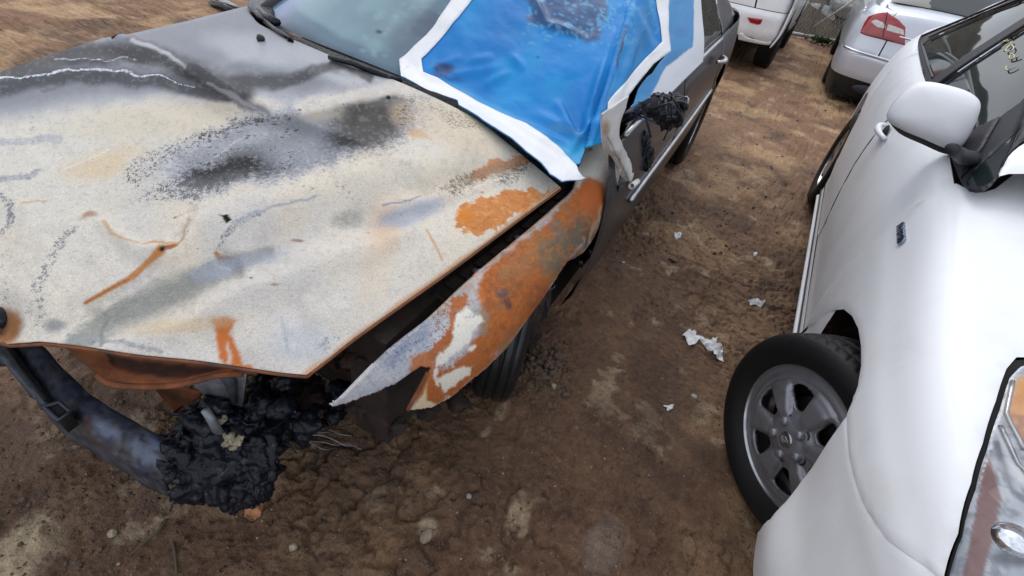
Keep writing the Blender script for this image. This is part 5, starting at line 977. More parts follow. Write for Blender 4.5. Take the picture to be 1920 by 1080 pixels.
panel('window_trim', GN, gp([(.515, -.04), (1.6, -.04), (2.62, -.02), (2.8, .3), (2.7, 1.6), (2.5, 2.9), (2.2, 3.6), (1.9, 3.95), (1.6, 4.05), (1.2, 4.08), (.9, 4.08), (.72, 4.06), (.58, 4.0), (.47, 3.4), (.425, 2.6), (.41, 1.8), (.425, 1.0), (.45, .4)]), M['trim'], hb, holes=[gp(fwin), gp(rwin), gp(qwin)], step=.02, off=.003, drop=.004, space='uv')
panel('roof', GN, gp([(1.2, 4.12), (1.6, 4.09), (1.95, 3.99), (2.25, 3.63), (2.55, 2.92), (2.75, 1.6), (2.86, .2), (3.48, 0), (3.48, 8), (1.25, 8)]), W, hb, step=.05, space='uv', drop=.004)
panel('pillar', GN, gp([(.44, 3.3), (.465, 3.42), (.575, 4.04), (.72, 4.1), (.9, 4.12), (1.19, 4.12), (1.24, 4.9), (.85, 4.9), (.55, 4.8), (.47, 4.4), (.44, 3.8)]), W, hb, step=.03, space='uv', drop=.003)
panel('windshield', GN, gp([(.41, 4.65), (.55, 4.86), (.85, 4.96), (1.23, 4.96), (1.23, 8), (.41, 8)]), M['glass'], hb, step=.06, space='uv', drop=.0, off=-.004)
panel('bonnet', FN, [(1.18, 6.98), (5, 7.03), (7.9, 7.0), (8.2, 10), (1.18, 10)], W, hb, step=.05, space='uv', drop=.004)
for c_, a_ in (((1.62, 0, .31), (1, 0, 0)), ((1.62, 2.7, .31), (1, 0, 0))): simple_wheel(hb, c_, a_, .31, .2, .18)
def gline(pts, r, m, nm, off=.006):
    q_ = curve(np.array(gp(pts)), 40); world_tube(nm, GN.ev(q_[:, 0], q_[:, 1], off), r, m, hb, 8)
gline([(1.74, 3.68), (2.05, 3.42), (2.35, 2.77), (2.55, 1.57), (2.62, .66)], .0045, M['blackp'], 'window_seal'); gline([(1.57, .2), (1.57, 1.5), (1.57, 3.7)], .0055, M['blackp'], 'window_seal'); gline([(.82, .2), (1.2, .2), (1.57, .2)], .005, M['blackp'], 'window_seal', .002); gline([(1.73, .2), (2.2, .2), (2.6, .2)], .005, M['blackp'], 'window_seal', .002)
gline([(1.65, 4.05), (2.0, 3.9), (2.25, 3.5), (2.52, 2.85), (2.7, 1.6), (2.8, .3)], .006, M['trim'], 'window_frame')
# scribbled grease-pencil marks on the front door glass
mk = mat('yellow_grease_pencil', (.62, .58, .36), .6, noise=.3, nscale=80)
sg = MB()
def gs(px): return GN.ev(*GN.uv(px).T, .001)
def scrib(pts, w=.0022):
    q = curve(pts, len(pts)*5); X = gs(q); sg.tube(X, w, 5)
scrib([(1872, 78), (1880, 70), (1891, 62), (1886, 68), (1876, 76), (1888, 72), (1896, 64), (1890, 72), (1882, 78), (1893, 76), (1897, 70), (1890, 78)])
scrib([(1878, 92), (1888, 84), (1898, 78), (1892, 86), (1886, 96), (1896, 96), (1901, 90), (1897, 84)])
scrib([(1892, 110), (1896, 102), (1902, 104), (1900, 110), (1893, 111), (1903, 109), (1911, 106)]); scrib([(1888, 124), (1886, 128), (1889, 132), (1898, 129), (1906, 124)])
scrib([(1868, 70), (1878, 64), (1888, 56)]); scrib([(1874, 82), (1886, 76), (1896, 68)])
sg.build('pencil_mark', mk, tint)
# door mirror
mn = []
oc = np.array([(1663, 222), (1680, 188), (1712, 160), (1740, 153), (1790, 163), (1823, 176), (1838, 196), (1828, 232), (1808, 268), (1792, 279), (1772, 278), (1730, 260), (1690, 243)])
mir_c = P(1752, 214, x=-.055)
ring = []
for (px, py) in smooth_poly(oc, 5):
    X = P(px, py, y=.70+.05*(px-1663)/175); ring.append(X)
ring = np.array(ring); rc = ring.mean(0)
vdir = (rc-CAM)/np.linalg.norm(rc-CAM); mdir = np.array([-.05, -1., .18]); mdir /= np.linalg.norm(mdir)
prof = [(1.0, .075, 0), (1.0, .045, 0), (1.005, .02, 0), (1.0, 0, 0), (.985, -.02, 0), (.94, -.043, 0), (.85, -.064, 0), (.70, -.082, 0), (.50, -.094, 0), (.28, -.100, 0), (.08, -.102, 0), (.002, -.1025, 0)]
V = [];
for s_, d_, _ in prof: V += [rc+(p-rc)*(s_*(1-max(0, d_)*.5))*1.0+mdir*(-d_)*1.0*.62 for p in ring]
V = np.array(V); n_ = len(ring)
V[:, 2] -= .004*0
ms = obj('door_mirror', V, gridfaces(len(prof), n_, True), W, hb)
back = [rc+(p-rc)*.975-mdir*.042 for p in ring]; MB().add(back, [list(range(n_))[::-1]]).build('mirror_back', M['blackp'], ms, smooth=False)
lo = [rc+(p-rc)*1.004-mdir*.018 for p in np.concatenate([ring[-14:], ring[:3]])]; 
und = smooth_poly(np.array([(1663, 222), (1690, 243), (1730, 260), (1772, 278), (1792, 279), (1808, 268), (1815, 276), (1800, 288), (1770, 288), (1728, 270), (1686, 250)]), 4)
low = [P(a, b, y=.74) for a, b in und]; lowt = [p+np.array([0, .05, -.0]) for p in low]; m_ = len(low); MB().add(low+lowt, [list(range(m_))]+[[i, i+m_, (i+1) % m_+m_, (i+1) % m_] for i in range(m_)]).build('mirror_base', M['blackp'], ms, smooth=False)
MB().tube([P(1786, 279, x=-.03), P(1798, 288, x=.02), P(1810, 296, x=.06), P(1820, 298, x=.10)], [.016, .020, .024, .028], 12, flat=.8).build('mirror_arm', M['trim'], ms)
panel('mirror_sail', GN, gp([(.54, .0), (.82, -.02), (.815, 1.5), (.80, 2.2), (.66, 1.6), (.56, .6)]), M['trim'], ms, step=.01, off=.012, space='uv', drop=.006)
# handles, badge
def door_pull(c1, c2, x):
    a = P(*c1, x=x); b = P(*c2, x=x); c = (a+b)/2; L = np.linalg.norm(b-a); d = (b-a)/L; pull_handle('door_handle', hb, c+np.array([-.004, 0, 0]), d, (-1, 0, .1), W, L*1.0)
a = SD.ev(*SD.uv([(1648, 262), (1678, 233), (1650, 160), (1672, 137)]).T)
for i in (0, 2):
    c = (a[i]+a[i+1])/2; c = c*1.0; dd = np.array([0., 1., .06]); pull_handle('door_handle', hb, c+np.array([-.008, 0, 0]), dd, (-1, 0, .12), W, .19)
def textobj(name, body, size, m, parent, origin, right, up, depth=.002):
    cu = bpy.data.curves.new(name, 'FONT'); cu.body = body; cu.size = size; cu.extrude = depth; cu.bevel_depth = .0006; cu.align_x = 'LEFT'; cu.align_y = 'BOTTOM'; cu.space_character = 1.02; cu.shear = .2
    to = bpy.data.objects.new('tmp', cu); COL.objects.link(to); dg = bpy.context.evaluated_depsgraph_get(); me = bpy.data.meshes.new_from_object(to.evaluated_get(dg)); bpy.data.objects.remove(to)
    r = np.asarray(right, float); r /= np.linalg.norm(r); u = np.asarray(up, float); u -= r*(u@r); u /= np.linalg.norm(u); n = np.cross(r, u)
    V = np.array([v.co for v in me.vertices]); X = np.asarray(origin, float)+V[:, :1]*r+V[:, 1:2]*u+V[:, 2:3]*n; F = [list(p.vertices) for p in me.polygons]; bpy.data.meshes.remove(me)
    return obj(name, X, F, m, parent, smooth=False)
bt, bb, br = FN.ev(*FN.uv([(1681, 430), (1683, 471), (1694, 424)]).T, .004)
textobj('badge', 'HYBRID', .032, mat('badge_chrome', (.30, .36, .44), .16, metal=1.), hb, bt, bb-bt, (br-bt), .003)
# headlight unit: socket, reflector, coloured lenses and a clear cover
hlo = [(1765, 1150), (1781, 1090), (1805, 1010), (1830, 917), (1852, 842), (1876, 767), (1895, 707), (1911, 690), (1930, 684), (2030, 700), (2100, 900), (2080, 1120), (1900, 1200)]
def hl_paint(X):
    p = Paint(X, (176, 184, 192), .2, 8, .03); p.mix(sm(.4, .7, fbm(p.u, p.v, .03, 4, 5))*.8, (206, 212, 218)); p.mix(sm(.5, .7, fbm(p.u, p.v, .06, 4, 6))*.5, (96, 104, 116))
    p.poly([(1893, 724), (1925, 702), (2000, 720), (2000, 980), (1922, 862), (1881, 779)], (226, 148, 58), 1., 2.5, .3, 2); p.poly([(1881, 779), (1925, 783), (2000, 800), (2000, 980), (1922, 862)], (168, 98, 54), .85, 6, .3, 4); p.mix(sm(.45, .7, fbm(p.u, p.v, .08, 5, 9))*(p.c[:, 0] > p.c[:, 2]*2)*.5, (236, 178, 96))
    p.line([(1897, 716), (1883, 778), (1922, 862), (1990, 970)], 3, (200, 206, 210), .9, .6); p.line([(1872, 806), (1905, 880), (1960, 960)], 9, (222, 224, 226), .9, .6); p.line([(1866, 830), (1890, 900), (1930, 960)], 5, (120, 124, 132), .8, .8)
    p.poly([(1854, 856), (1868, 893), (1878, 940), (1866, 1000), (1842, 1090), (1806, 1100), (1826, 1000), (1840, 895)], (124, 60, 38), .85, 3, .3, 2); p.blob(1905, 1010, 34, 30, (226, 230, 234), .9, 0, .6); p.blob(1905, 1045, 46, 22, (60, 66, 76), .8, 0, .8)
    return p.out(.9)
panel('headlight_seal', FN, [(1750, 1150), (1768, 1086), (1797, 1002), (1823, 907), (1846, 832), (1871, 752), (1891, 690), (1907, 672), (1930, 670), (2035, 688), (2120, 900), (2090, 1150), (1900, 1230)], M['void'], hb, step=.02, off=-.004, drop=.002)
hl = panel('headlight', FN, hlo, M['lamp_v'], hb, step=.004, off=.001, drop=.003, paint=hl_paint)
for pts in (((1874, 800), (1905, 872), (1958, 950)), ((1897, 716), (1884, 778), (1922, 862))):
    b_ = FN.ev(*FN.uv(resamp(np.array(pts, float), 15, False)).T, .003); world_tube('lamp_rib', b_, .0035, M['chromed'], hl, 6)
v, f = blobmesh(FN.ev(*FN.uv([(1905, 1015)]).T, -.012)[0], .030, 3, 4, 0, 1, (1, 1, .8)); obj('bulb_reflector', v, f, M['chrome'], hl)
gl_ = mat('lamp_cover', (.95, .97, 1.), .02, trans=1., ior=1.3)
panel('lamp_cover', FN, hlo, gl_, hl, step=.03, off=.022, drop=.018)
# front wheel with hub cap
wc = np.array([.012, 0, .31]); ste = rad(-36); ax = np.array([-math.cos(ste), math.sin(ste)*1.0, 0.0]); 
ax = np.array([-math.cos(rad(37)), -math.sin(rad(37)), 0.02]); ax /= np.linalg.norm(ax)
whl = bpy.data.objects.new('front_wheel', None); COL.objects.link(whl); whl.parent = hb; cc_ = wc-ax*.085; whl.location = Vector((cc_-np.array(wloc(hb))).tolist()); whl.empty_display_size = .1
tyre(whl, cc_, ax, .306, .213, .185, 400)
uu = np.array([0, 0, 1.]); uu -= ax*(uu@ax); uu /= np.linalg.norm(uu); ww = np.cross(ax, uu)           # in-plane axes
def cap_depth(x, y):
    r = np.hypot(x, y); a = np.arctan2(y, x); k = 6; sp = np.cos(k*(a-rad(30))) ; d = .078-.012*(r/.2)**2
    d = d-.012*sm(.155, .2, r)+.0*r; spoke = sm(-.1, .55, sp)
    d = d+.006*spoke*sm(.06, .09, r)*sm(.16, .14, r)-.010*(1-spoke)*sm(.055, .085, r)*sm(.175, .15, r)
    d = d+.007*sm(.055, .03, r)-.005*sm(.166, .170, r)*sm(.180, .174, r)
    return d
outer = [(.2115*math.cos(t), .2115*math.sin(t)) for t in np.linspace(0, 2*math.pi, 72, endpoint=False)]
holes = []
for k in range(6):
    a0 = rad(60*k); h_ = []
    for rr, da in ((.088, 0), (.094, 9), (.118, 13), (.148, 15.5), (.160, 11), (.164, 0), (.160, -11), (.148, -15.5), (.118, -13), (.094, -9)): h_.append((rr*math.cos(a0+rad(da)), rr*math.sin(a0+rad(da))))
    holes.append(smooth_poly(h_, 3))
V2, F2, bm2 = tri2d(outer, holes, .0055)
dd_ = cap_depth(V2[:, 0], V2[:, 1]); X = cc_+ax*dd_[:, None]+uu*V2[:, 1:2]+ww*V2[:, :1]
cap = obj('hub_cap', X, F2, M['hub'], whl, solid=.012, soff=0)
V, F = lathe([(.058, .2165), (.068, .2155), (.067, .2105), (.05, .208), (-.06, .20)], 72, cc_, ax); obj('rim', V, F, M['chromed'], whl)
V, F = lathe([(-.02, .001), (-.02, .19)], 40, cc_, ax); obj('wheel_back', V, F, M['void'], whl)
V, F = lathe([(.015, .001), (.015, .055), (.01, .12), (.005, .125)], 40, cc_, ax); obj('brake_disc', V, F, M['disc'], whl)
V, F = lathe([(.094, .0005), (.095, .008), (.095, .018), (.092, .023), (.084, .0265), (.07, .028)], 36, cc_, ax); cp = obj('centre_cap', V, F, mat('polished_cap', (.33, .34, .37), .22, metal=.9), whl)
for rxx, ryy, d0 in ((.0135, .009, .0965), (.006, .009, .0968), (.0135, .0045, .0967)):
    pts = [cc_+ax*(d0-.0005)+ww*rxx*math.cos(t)+uu*(ryy*math.sin(t)+(.0035 if ryy < .006 else 0)) for t in np.linspace(0, 2*math.pi, 25)]; MB().tube(pts, .0012, 5).build('emblem', M['chromed'], cp)
for k in range(5):
    a = rad(90+72*k+20); c0 = cc_+uu*.052*math.sin(a)+ww*.052*math.cos(a); V, F = lathe([(.099, .0005), (.0985, .007), (.096, .0125), (.089, .015), (.07, .0155)], 6, c0, ax); n_ = obj('wheel_nut', V, F, M['hub'], whl)
    V, F = lathe([(.0805, .019), (.079, .0225), (.072, .0245)], 20, c0, ax); obj('nut_recess', V, F, M['disc'], n_)
v, f = blobmesh(cc_+ax*.072+ww*.0-uu*.02+ww*(-.178), .02, 5, 3, .6, 3, (1, 1, .8)); 
MB().tube([cc_+ax*.07-ww*.185+uu*-.0, cc_+ax*.074-ww*.178-uu*.04, cc_+ax*.07-ww*.172-uu*.075], [.007, .009, .006], 6).build('cap_scrape', M['alu'], cap)
simple_wheel(hb, (.115, 2.7, .31), (-1, 0, 0), .312, .2, .185, 6, M['chromed'])
# the far side of the body: mirrored copies of the near panels
for o_ in list(hb.children):
    nm = o_.name.split('.')[0]
    if o_.type == 'MESH' and nm in ('front_wing', 'front_bumper', 'front_door', 'rear_door', 'rear_quarter', 'rocker', 'front_door_window', 'rear_door_window', 'quarter_window', 'window_trim', 'pillar', 'headlight', 'headlight_seal', 'roof', 'windshield', 'bonnet', 'wheel_arch_liner', 'door_mirror'):
        n_ = o_.copy(); n_.data = o_.data.copy(); COL.objects.link(n_); n_.parent = hb; me_ = n_.data; cx = hb.location.x+o_.location.x
        co = np.zeros(len(me_.vertices)*3, np.float32); me_.vertices.foreach_get('co', co); co = co.reshape(-1, 3); co[:, 0] *= -1; me_.vertices.foreach_set('co', co.ravel()); me_.flip_normals(); me_.update()
        n_.location.x = (1.72-cx)-hb.location.x
# ------------------------------------------------------------------ silver sedan seen from behind
sv = thing('silver_sedan', (.8, 7.6, 0), 'silver sedan parked ahead with its red tail lamp towards us', 'car')
sx = [-.115, -.125, -.105, -.03, .12, .42, .83, 1.24, 1.54, 1.69, 1.765, 1.785, 1.775]
sb = [7.3, 6.6, 6.22, 6.04, 5.955, 5.895, 5.87, 5.895, 5.955, 6.04, 6.22, 6.6, 7.3]
rws = [(.09, .14, .05), (.30, .02, .012), (.42, -.01, 0), (.52, -.02, 0), (.56, .0, .0), (.66, .02, .004), (.76, .035, .012), (.86, .05, .03), (.95, .07, .06), (1.0, .12, .10), (1.035, .26, .15), (1.06, .52, .19)]
sn_ = []
for z, dy, dx in rws: sn_.append([(x+(dx if x < .8 else -dx)*(1 if abs(x-.83) > .5 else .3), y+dy*(1 if 1 < i < 11 else (.2 if z > .9 else 0)), z-(.03*abs(x-.83)**2 if z > .9 else 0)) for i, (x, y) in enumerate(zip(sx, sb))])
SN = Surf(sn_).face((0, -1, 0)); SL = M['silver']
SXU = lambda x: float(np.interp(x, [-.115+0*i for i in range(1)]+[], [0])) if False else x
full = lambda v0, v1: [(0, v0), (12, v0), (12, v1), (0, v1)]
panel('rear_bumper', SN, full(.95, 4.0), SL, sv, step=.04, space='uv', drop=.004)
panel('bumper_valance', SN, full(0, .93), M['blackp'], sv, step=.05, space='uv', off=-.004)
lamp_o = [(1613, 62), (1621, 43), (1629, 31), (1650, 24), (1664, 23), (1684, 36), (1698, 51), (1697, 85), (1672, 79), (1645, 72), (1625, 67)]
lo_uv = SN.uv(np.array(lamp_o, float))
panel('rear_wing', SN, [(0, 4.06), (4.5, 4.06), (4.46, 6.0), (4.1, 7.2), (4.0, 8.9), (3.2, 9.4), (0, 9.6)], SL, sv, step=.03, space='uv', holes=[lo_uv] if lo_uv[:, 0].max() < 4.0 else [], drop=.004)
panel('boot_lid', SN, [(4.55, 4.06), (7.45, 4.06), (7.5, 6.0), (7.9, 7.2), (8.0, 8.9), (8.8, 9.5), (9.6, 11), (2.4, 11), (3.2, 9.5), (4.03, 8.9), (4.13, 7.2), (4.5, 6.0)], SL, sv, step=.03, space='uv', drop=.004)
panel('rear_wing', SN, [(12, 4.06), (7.6, 4.06), (7.55, 6.0), (7.9, 7.2), (8.0, 8.9), (8.8, 9.4), (12, 9.6)], SL, sv, step=.04, space='uv', drop=.004)
tlm = panel('tail_lamp', SN, lamp_o, M['red'], sv, step=.012, off=.008, drop=.008); tlm['label'] = 'red and clear left tail lamp'
panel('clear_section', SN, [(1634, 41), (1643, 37), (1656, 43), (1661, 50), (1659, 54), (1645, 51)], M['clear'], tlm, step=.01, off=.011, drop=.001)
panel('clear_section', SN, [(1666, 46), (1679, 50), (1694, 56), (1695, 66), (1680, 62), (1662, 57)], M['clear'], tlm, step=.01, off=.011, drop=.001)
panel('lower_band', SN, [(1615, 60), (1640, 64), (1654, 66), (1696, 78), (1697, 84), (1672, 78), (1645, 71), (1625, 66)], M['redd'], tlm, step=.01, off=.011, drop=.001)
q_ = SN.ev(*SN.uv(resamp(np.array([(1664, 24), (1659, 50), (1655, 74)], float), 4, False)).T, .011); world_tube('lamp_gap', q_, .004, M['trim'], tlm, 6)
mr_ = [(2*.83-p[0], p[1], p[2]) for p in SN.ev(lo_uv[:, 0], lo_uv[:, 1], .006)]; o = MB(); o.add(list(mr_)+[(a_, b_+.02, c_) for a_, b_, c_ in mr_], [list(range(len(mr_)))]+[[i, i+len(mr_), (i+1) % len(mr_)+len(mr_), (i+1) % len(mr_)] for i in range(len(mr_))]); o.build('tail_lamp', M['red'], sv, smooth=False)
q_ = SN.ev(np.linspace(2.2, 9.8, 30), np.full(30, 3.95), .004); world_tube('chrome_strip', q_, .013, M['chrome'], sv, 8)
q_ = SN.ev(np.linspace(4.75, 7.25, 20), np.full(20, 6.25), .002); world_tube('boot_trim', q_, .010, M['chrome'], sv, 8)
q_ = SN.ev(np.linspace(2.6, 6.0, 20), np.full(20, 3.3)-.25*np.sin(np.linspace(0, 9, 20)), .001); world_tube('bumper_crease', q_, .003, M['chromed'], sv, 5)
for x_ in (.35, 1.31):
    v, f = blobmesh((x_, 5.92, .215), .10, 2, 3, 0, 1, (1.7, .35, .55)); obj('exhaust_tip', v, f, M['trim'], sv)
v, f = blobmesh(P(1621, 22, y=6.5), .028, 5, 2, .1); obj('mirror_bump', v, f, M['silver'], sv)  # small silver blob added as a mirror-like shape on the left outline
rw = Surf([[(.12, 6.42, 1.045), (.45, 6.36, 1.062), (.83, 6.34, 1.068), (1.21, 6.36, 1.062), (1.54, 6.42, 1.045)], [(.20, 6.8, 1.20), (.48, 6.76, 1.24), (.83, 6.75, 1.25), (1.18, 6.76, 1.24), (1.46, 6.8, 1.20)], [(.28, 7.2, 1.34), (.5, 7.15, 1.39), (.83, 7.14, 1.4), (1.16, 7.15, 1.39), (1.38, 7.2, 1.34)]]).face((0, -1, 1))
panel('rear_window', rw, [(0, 0), (4, 0), (4, 2), (0, 2)], M['glass'], sv, step=.05, space='uv')
o = MB(); wbox(o, -.10, 1.76, 6.6, 10.6, .3, .95); o.build('body', SL, sv, smooth=False, bevel=.08)
o = MB(); o.add([(.02, 6.3, .95), (1.64, 6.3, .95), (.26, 7.25, 1.37), (1.40, 7.25, 1.37), (.26, 8.6, 1.40), (1.40, 8.6, 1.40), (.0, 9.9, .95), (1.66, 9.9, .95)], [(0, 1, 3, 2), (2, 3, 5, 4), (4, 5, 7, 6), (0, 2, 4, 6), (1, 7, 5, 3), (0, 6, 7, 1)]); o.build('cabin', SL, sv, smooth=False, bevel=.05)
o = MB(); wbox(o, .0, 1.66, 6.12, 10.4, .06, .35); o.build('underbody_shade', M['void'], sv, smooth=False)  # black box, widened and set low to deepen the shade beneath the sedan
for x_, a_ in ((.0, -1), (1.66, 1)):
    for y_ in (7.0, 9.75): simple_wheel(sv, (x_, y_, .32), (a_, 0, 0), .32, .22, .2, n=48)

# ------------------------------------------------------------------ white suv beyond the burned car
su = thing('white_suv', (-1.75, 8.0, 0), 'white SUV with a red bumper reflector parked beyond the burned sedan', 'car')
ux = [-.82, -.80, -.83, -.93, -1.12, -1.45, -1.85, -2.25, -2.5, -2.62, -2.68]
ub = [7.5, 6.6, 6.22, 6.07, 5.99, 5.93, 5.91, 5.95, 6.02, 6.15, 6.6]
ur = [(.36, .04, .03), (.46, .0, .0), (.56, -.005, 0), (.66, .0, .0), (.72, .05, .0), (.85, .07, .005), (1.0, .09, .02), (1.15, .12, .06), (1.4, .22, .13), (1.62, .34, .2), (1.68, .5, .26)]
UN = Surf([[(x+(-dx if x > -1.7 else dx), y+dy, z) for x, y in zip(ux, ub)] for z, dy, dx in ur]).face((0, -1, 0)); WS_ = M['white_suv']
refl = [(1401, 32), (1415, 34), (1430, 36), (1426, 45), (1420, 46), (1406, 42)]
bp_ = [(0, 0), (3.0, .15), (3.6, .55), (10, .6), (10, 3.95), (0, 3.95)]
panel('rear_bumper', UN, [(1.3, .15), (3.2, .0), (3.7, .5), (10, .55), (10, 3.95), (1.3, 3.95)], WS_, su, step=.03, space='uv', drop=.006)
panel('rear_body', UN, [(0, .3), (1.28, .3), (1.28, 4.02), (4.2, 4.02), (4.3, 5.2), (3.6, 6.5), (2.4, 10), (0, 10)], WS_, su, step=.04, space='uv', drop=.004)
panel('tailgate', UN, [(4.26, 4.02), (10, 4.02), (10, 10), (2.5, 10), (3.66, 6.5), (4.36, 5.2)], WS_, su, step=.04, space='uv', drop=.006)
panel('rear_window', UN, [(4.6, 6.6), (8.6, 6.6), (8.9, 9.2), (3.6, 9.2)], M['glass'], su, step=.05, space='uv', off=.008)
panel('tail_lamp', UN, [(2.2, 5.2), (3.4, 5.2), (3.5, 6.6), (2.6, 8.8), (1.7, 8.8)], M['red'], su, step=.03, space='uv', off=.010)
panel('bumper_reflector', UN, refl, M['red'], su, step=.01, off=.010, drop=.004)
panel('lower_bumper', UN, [(1384, 62), (1392, 60), (1399, 68), (1410, 72), (1438, 78), (1446, 76), (1442, 84), (1420, 88), (1408, 84), (1392, 80), (1383, 76)], WS_, su, step=.02, off=.016, drop=.012)
panel('bumper_insert', UN, [(3.75, .02), (7.2, .0), (7.2, .52), (3.75, .48)], M['blackp'], su, step=.04, space='uv', off=-.02)
us = [[(-.83, y, .34) for y in (6.15, 6.6, 7.3, 8.2, 9.0, 9.8)], [(-.79, y, .5) for y in (6.15, 6.6, 7.3, 8.2, 9.0, 9.8)], [(-.785, y, .75) for y in (6.15, 6.6, 7.3, 8.2, 9.0, 9.8)], [(-.80, y, 1.0) for y in (6.2, 6.6, 7.3, 8.2, 9.0, 9.8)], [(-.84, y, 1.12) for y in (6.3, 6.6, 7.3, 8.2, 9.0, 9.8)]]
US = Surf(us).face((1, 0, 0))
uy = lambda y, z: (float(np.interp(y, (6.15, 6.6, 7.3, 8.2, 9.0, 9.8), range(6))), float(np.interp(z, (.34, .5, .75, 1., 1.12), range(5))))
panel('side_panel', US, [uy(a_, b_) for a_, b_ in [(6.15, .34), (6.35, .36)]+[(6.86+.40*math.cos(rad(t)), .34+.40*math.sin(rad(t))) for t in range(170, 8, -12)]+[(7.3, .34), (8.4, .34)]+[(8.85+.40*math.cos(rad(t)), .34+.40*math.sin(rad(t))) for t in range(172, 8, -12)]+[(9.35, .36), (9.8, .5), (9.75, 1.12), (6.2, 1.12)]], WS_, su, step=.05, space='uv', solid=.02)
for y_, z_ in ((7.35, .42),): q_ = [US.ev([uy(y, .43)[0]], [uy(y, .43)[1]], .006)[0] for y in np.linspace(7.3, 8.4, 8)]; world_tube('door_trim', q_, .03, M['blackp'], su, 8)
o = MB(); wbox(o, -2.62, -.95, 6.3, 9.9, .40, 1.1); o.build('body', M['void'], su, smooth=False)
o = MB(); wbox(o, -2.5, -.98, 6.55, 8.9, 1.08, 1.66); o.build('cabin', M['glass'], su, smooth=False, bevel=.08); o = MB(); wbox(o, -2.48, -1.0, 6.5, 8.6, 1.66, 1.72); o.build('roof', WS_, su, smooth=False, bevel=.03)
o = MB(); wbox(o, -2.66, -.82, 8.95, 9.9, .5, 1.1); o.build('front_end', WS_, su, smooth=False, bevel=.1)
for x_, a_ in ((-.90, 1), (-2.6, -1)):
    for y_ in (6.86, 8.85): simple_wheel(su, (x_, y_, .345), (a_, 0, 0), .345, .22, .22, n=48, rimm=M['chromed'])

# ------------------------------------------------------------------ chain-link fence with its bank of brush and slabs
fa, fb_ = P(1495, 65, z=.05), P(1590, 82, z=.05); fd = (fb_-fa)/np.linalg.norm((fb_-fa)[:2]); fd[2] = 0; fnr = np.array([-fd[1], fd[0], 0])
fence = thing('chain_link_fence', fa, 'grey chain-link fence with a bottom rail behind the parked cars', 'fence')
F = lambda s, h: fa+fd*s+np.array([0, 0, h-.05])
pm = mat('galvanised_pipe', (.42, .43, .42), .5, metal=.5, noise=.3, grime=(.3, .24, .18), gscale=6, gamt=(.5, .7))
MB().tube([F(-6, .055), F(8, .055)], .034, 8).build('bottom_rail', pm, fence); MB().tube([F(-6, 1.9), F(8, 1.9)], .025, 8).build('top_rail', pm, fence)
for s_ in (-5.2, -2.2, .22, 3.2, 6.2): MB().tube([F(s_, 0)+fnr*.04, F(s_, 1.95)+fnr*.04], .03, 8).build('post', pm, fence)
MB().tube([P(1515, 58, y=11.15), P(1600, 1, y=11.5), P(1640, -26, y=11.65)], .022, 8).build('brace', pm, fence)
wm = MB(); hgt = 1.85; sp2 = .075
for k in range(int(14/sp2)):
    s0 = -6+k*sp2
    for sg_ in (1, -1):
        n2 = 14; pts = [F(s0+sg_*hgt*.5*t, .06+hgt*t)+fnr*(.004*sg_) for t in np.linspace(0, 1, 2)]; wm.tube(pts, .0026, 3, cap=False)
wm.build('chain_link_mesh', pm, fence, kind='stuff')
# bank
bs, bt_ = np.meshgrid(np.linspace(-9, 22, 120), np.linspace(0, 10, 60)); bp = fa[None, None]+fd*bs[..., None]+fnr*(bt_[..., None]+.35)
bp[..., 2] = -.06+np.minimum(bt_*.55, 3.2)+(fbm(bs, bt_, 1.3, 4, 3)-.5)*.5*np.minimum(bt_, 1)
bcol = np.zeros(bs.shape+(4,)); bcol[..., :3] = lin((84, 74, 60))*(.6+.9*fbm(bs, bt_, 2.5, 4, 9))[..., None]; bcol[..., 3] = .8
obj('bank', bp.reshape(-1, 3), gridfaces(60, 120), M['mud'], col=bcol.reshape(-1, 4), kind='structure')
rng = random.Random(11); bm_ = MB()
for k in range(2600):
    s_, t_ = rng.uniform(-3, 5), rng.uniform(.2, 3.2); b0 = fa+fd*s_+fnr*(t_+.35); b0[2] = -.05+t_*.55
    d_ = np.array([rng.uniform(-1, 1), rng.uniform(-1, 1), rng.uniform(.0, .8)]); d_ /= np.linalg.norm(d_); L = rng.uniform(.12, .5); w_ = np.cross(d_, [0, 0, 1])*rng.uniform(.004, .010); bm_.add([b0-w_, b0+w_, b0+d_*L+w_*.3+[0, 0, -.03], b0+d_*L-w_*.3+[0, 0, -.03]], [(0, 1, 2, 3)])
bm_.build('dry_brush', mat('dry_brush', (.13, .10, .07), .9, noise=.6, nscale=3, grime=(.05, .06, .03), gscale=2, gamt=(.4, .6)), kind='stuff', smooth=False)
def slab(name, c, size, rz, tilt, m, label, cat, group=None):
    v, f = blobmesh((0, 0, 0), 1, int(c[0]*10), 3, .18, 2); v = np.clip(v, -.72, .72)*np.array(size)/1.44; R3 = Matrix.Rotation(rz, 3, 'Z') @ Matrix.Rotation(tilt, 3, 'X'); v = np.array([tuple(R3 @ Vector(p)) for p in v])+np.array(c)
    o_ = obj(name, v, f, m, smooth=False); return setp(o_, label, cat, group)
conc = mat('old_concrete', (.34, .35, .35), .85, noise=.35, nscale=9, bump=.01, bscale=20, grime=(.16, .15, .12), gscale=2.5, gamt=(.45, .65))
slab('concrete_slab', P(1532, 32, y=11.9), (.7, .5, .12), .5, .9, conc, 'pale broken concrete slab leaning behind the chain-link fence', 'slab')
slab('concrete_block', P(1590, 14, y=12.3), (.7, .4, .25), .3, .4, conc, 'grey concrete chunk on the bank behind the fence brace', 'block')
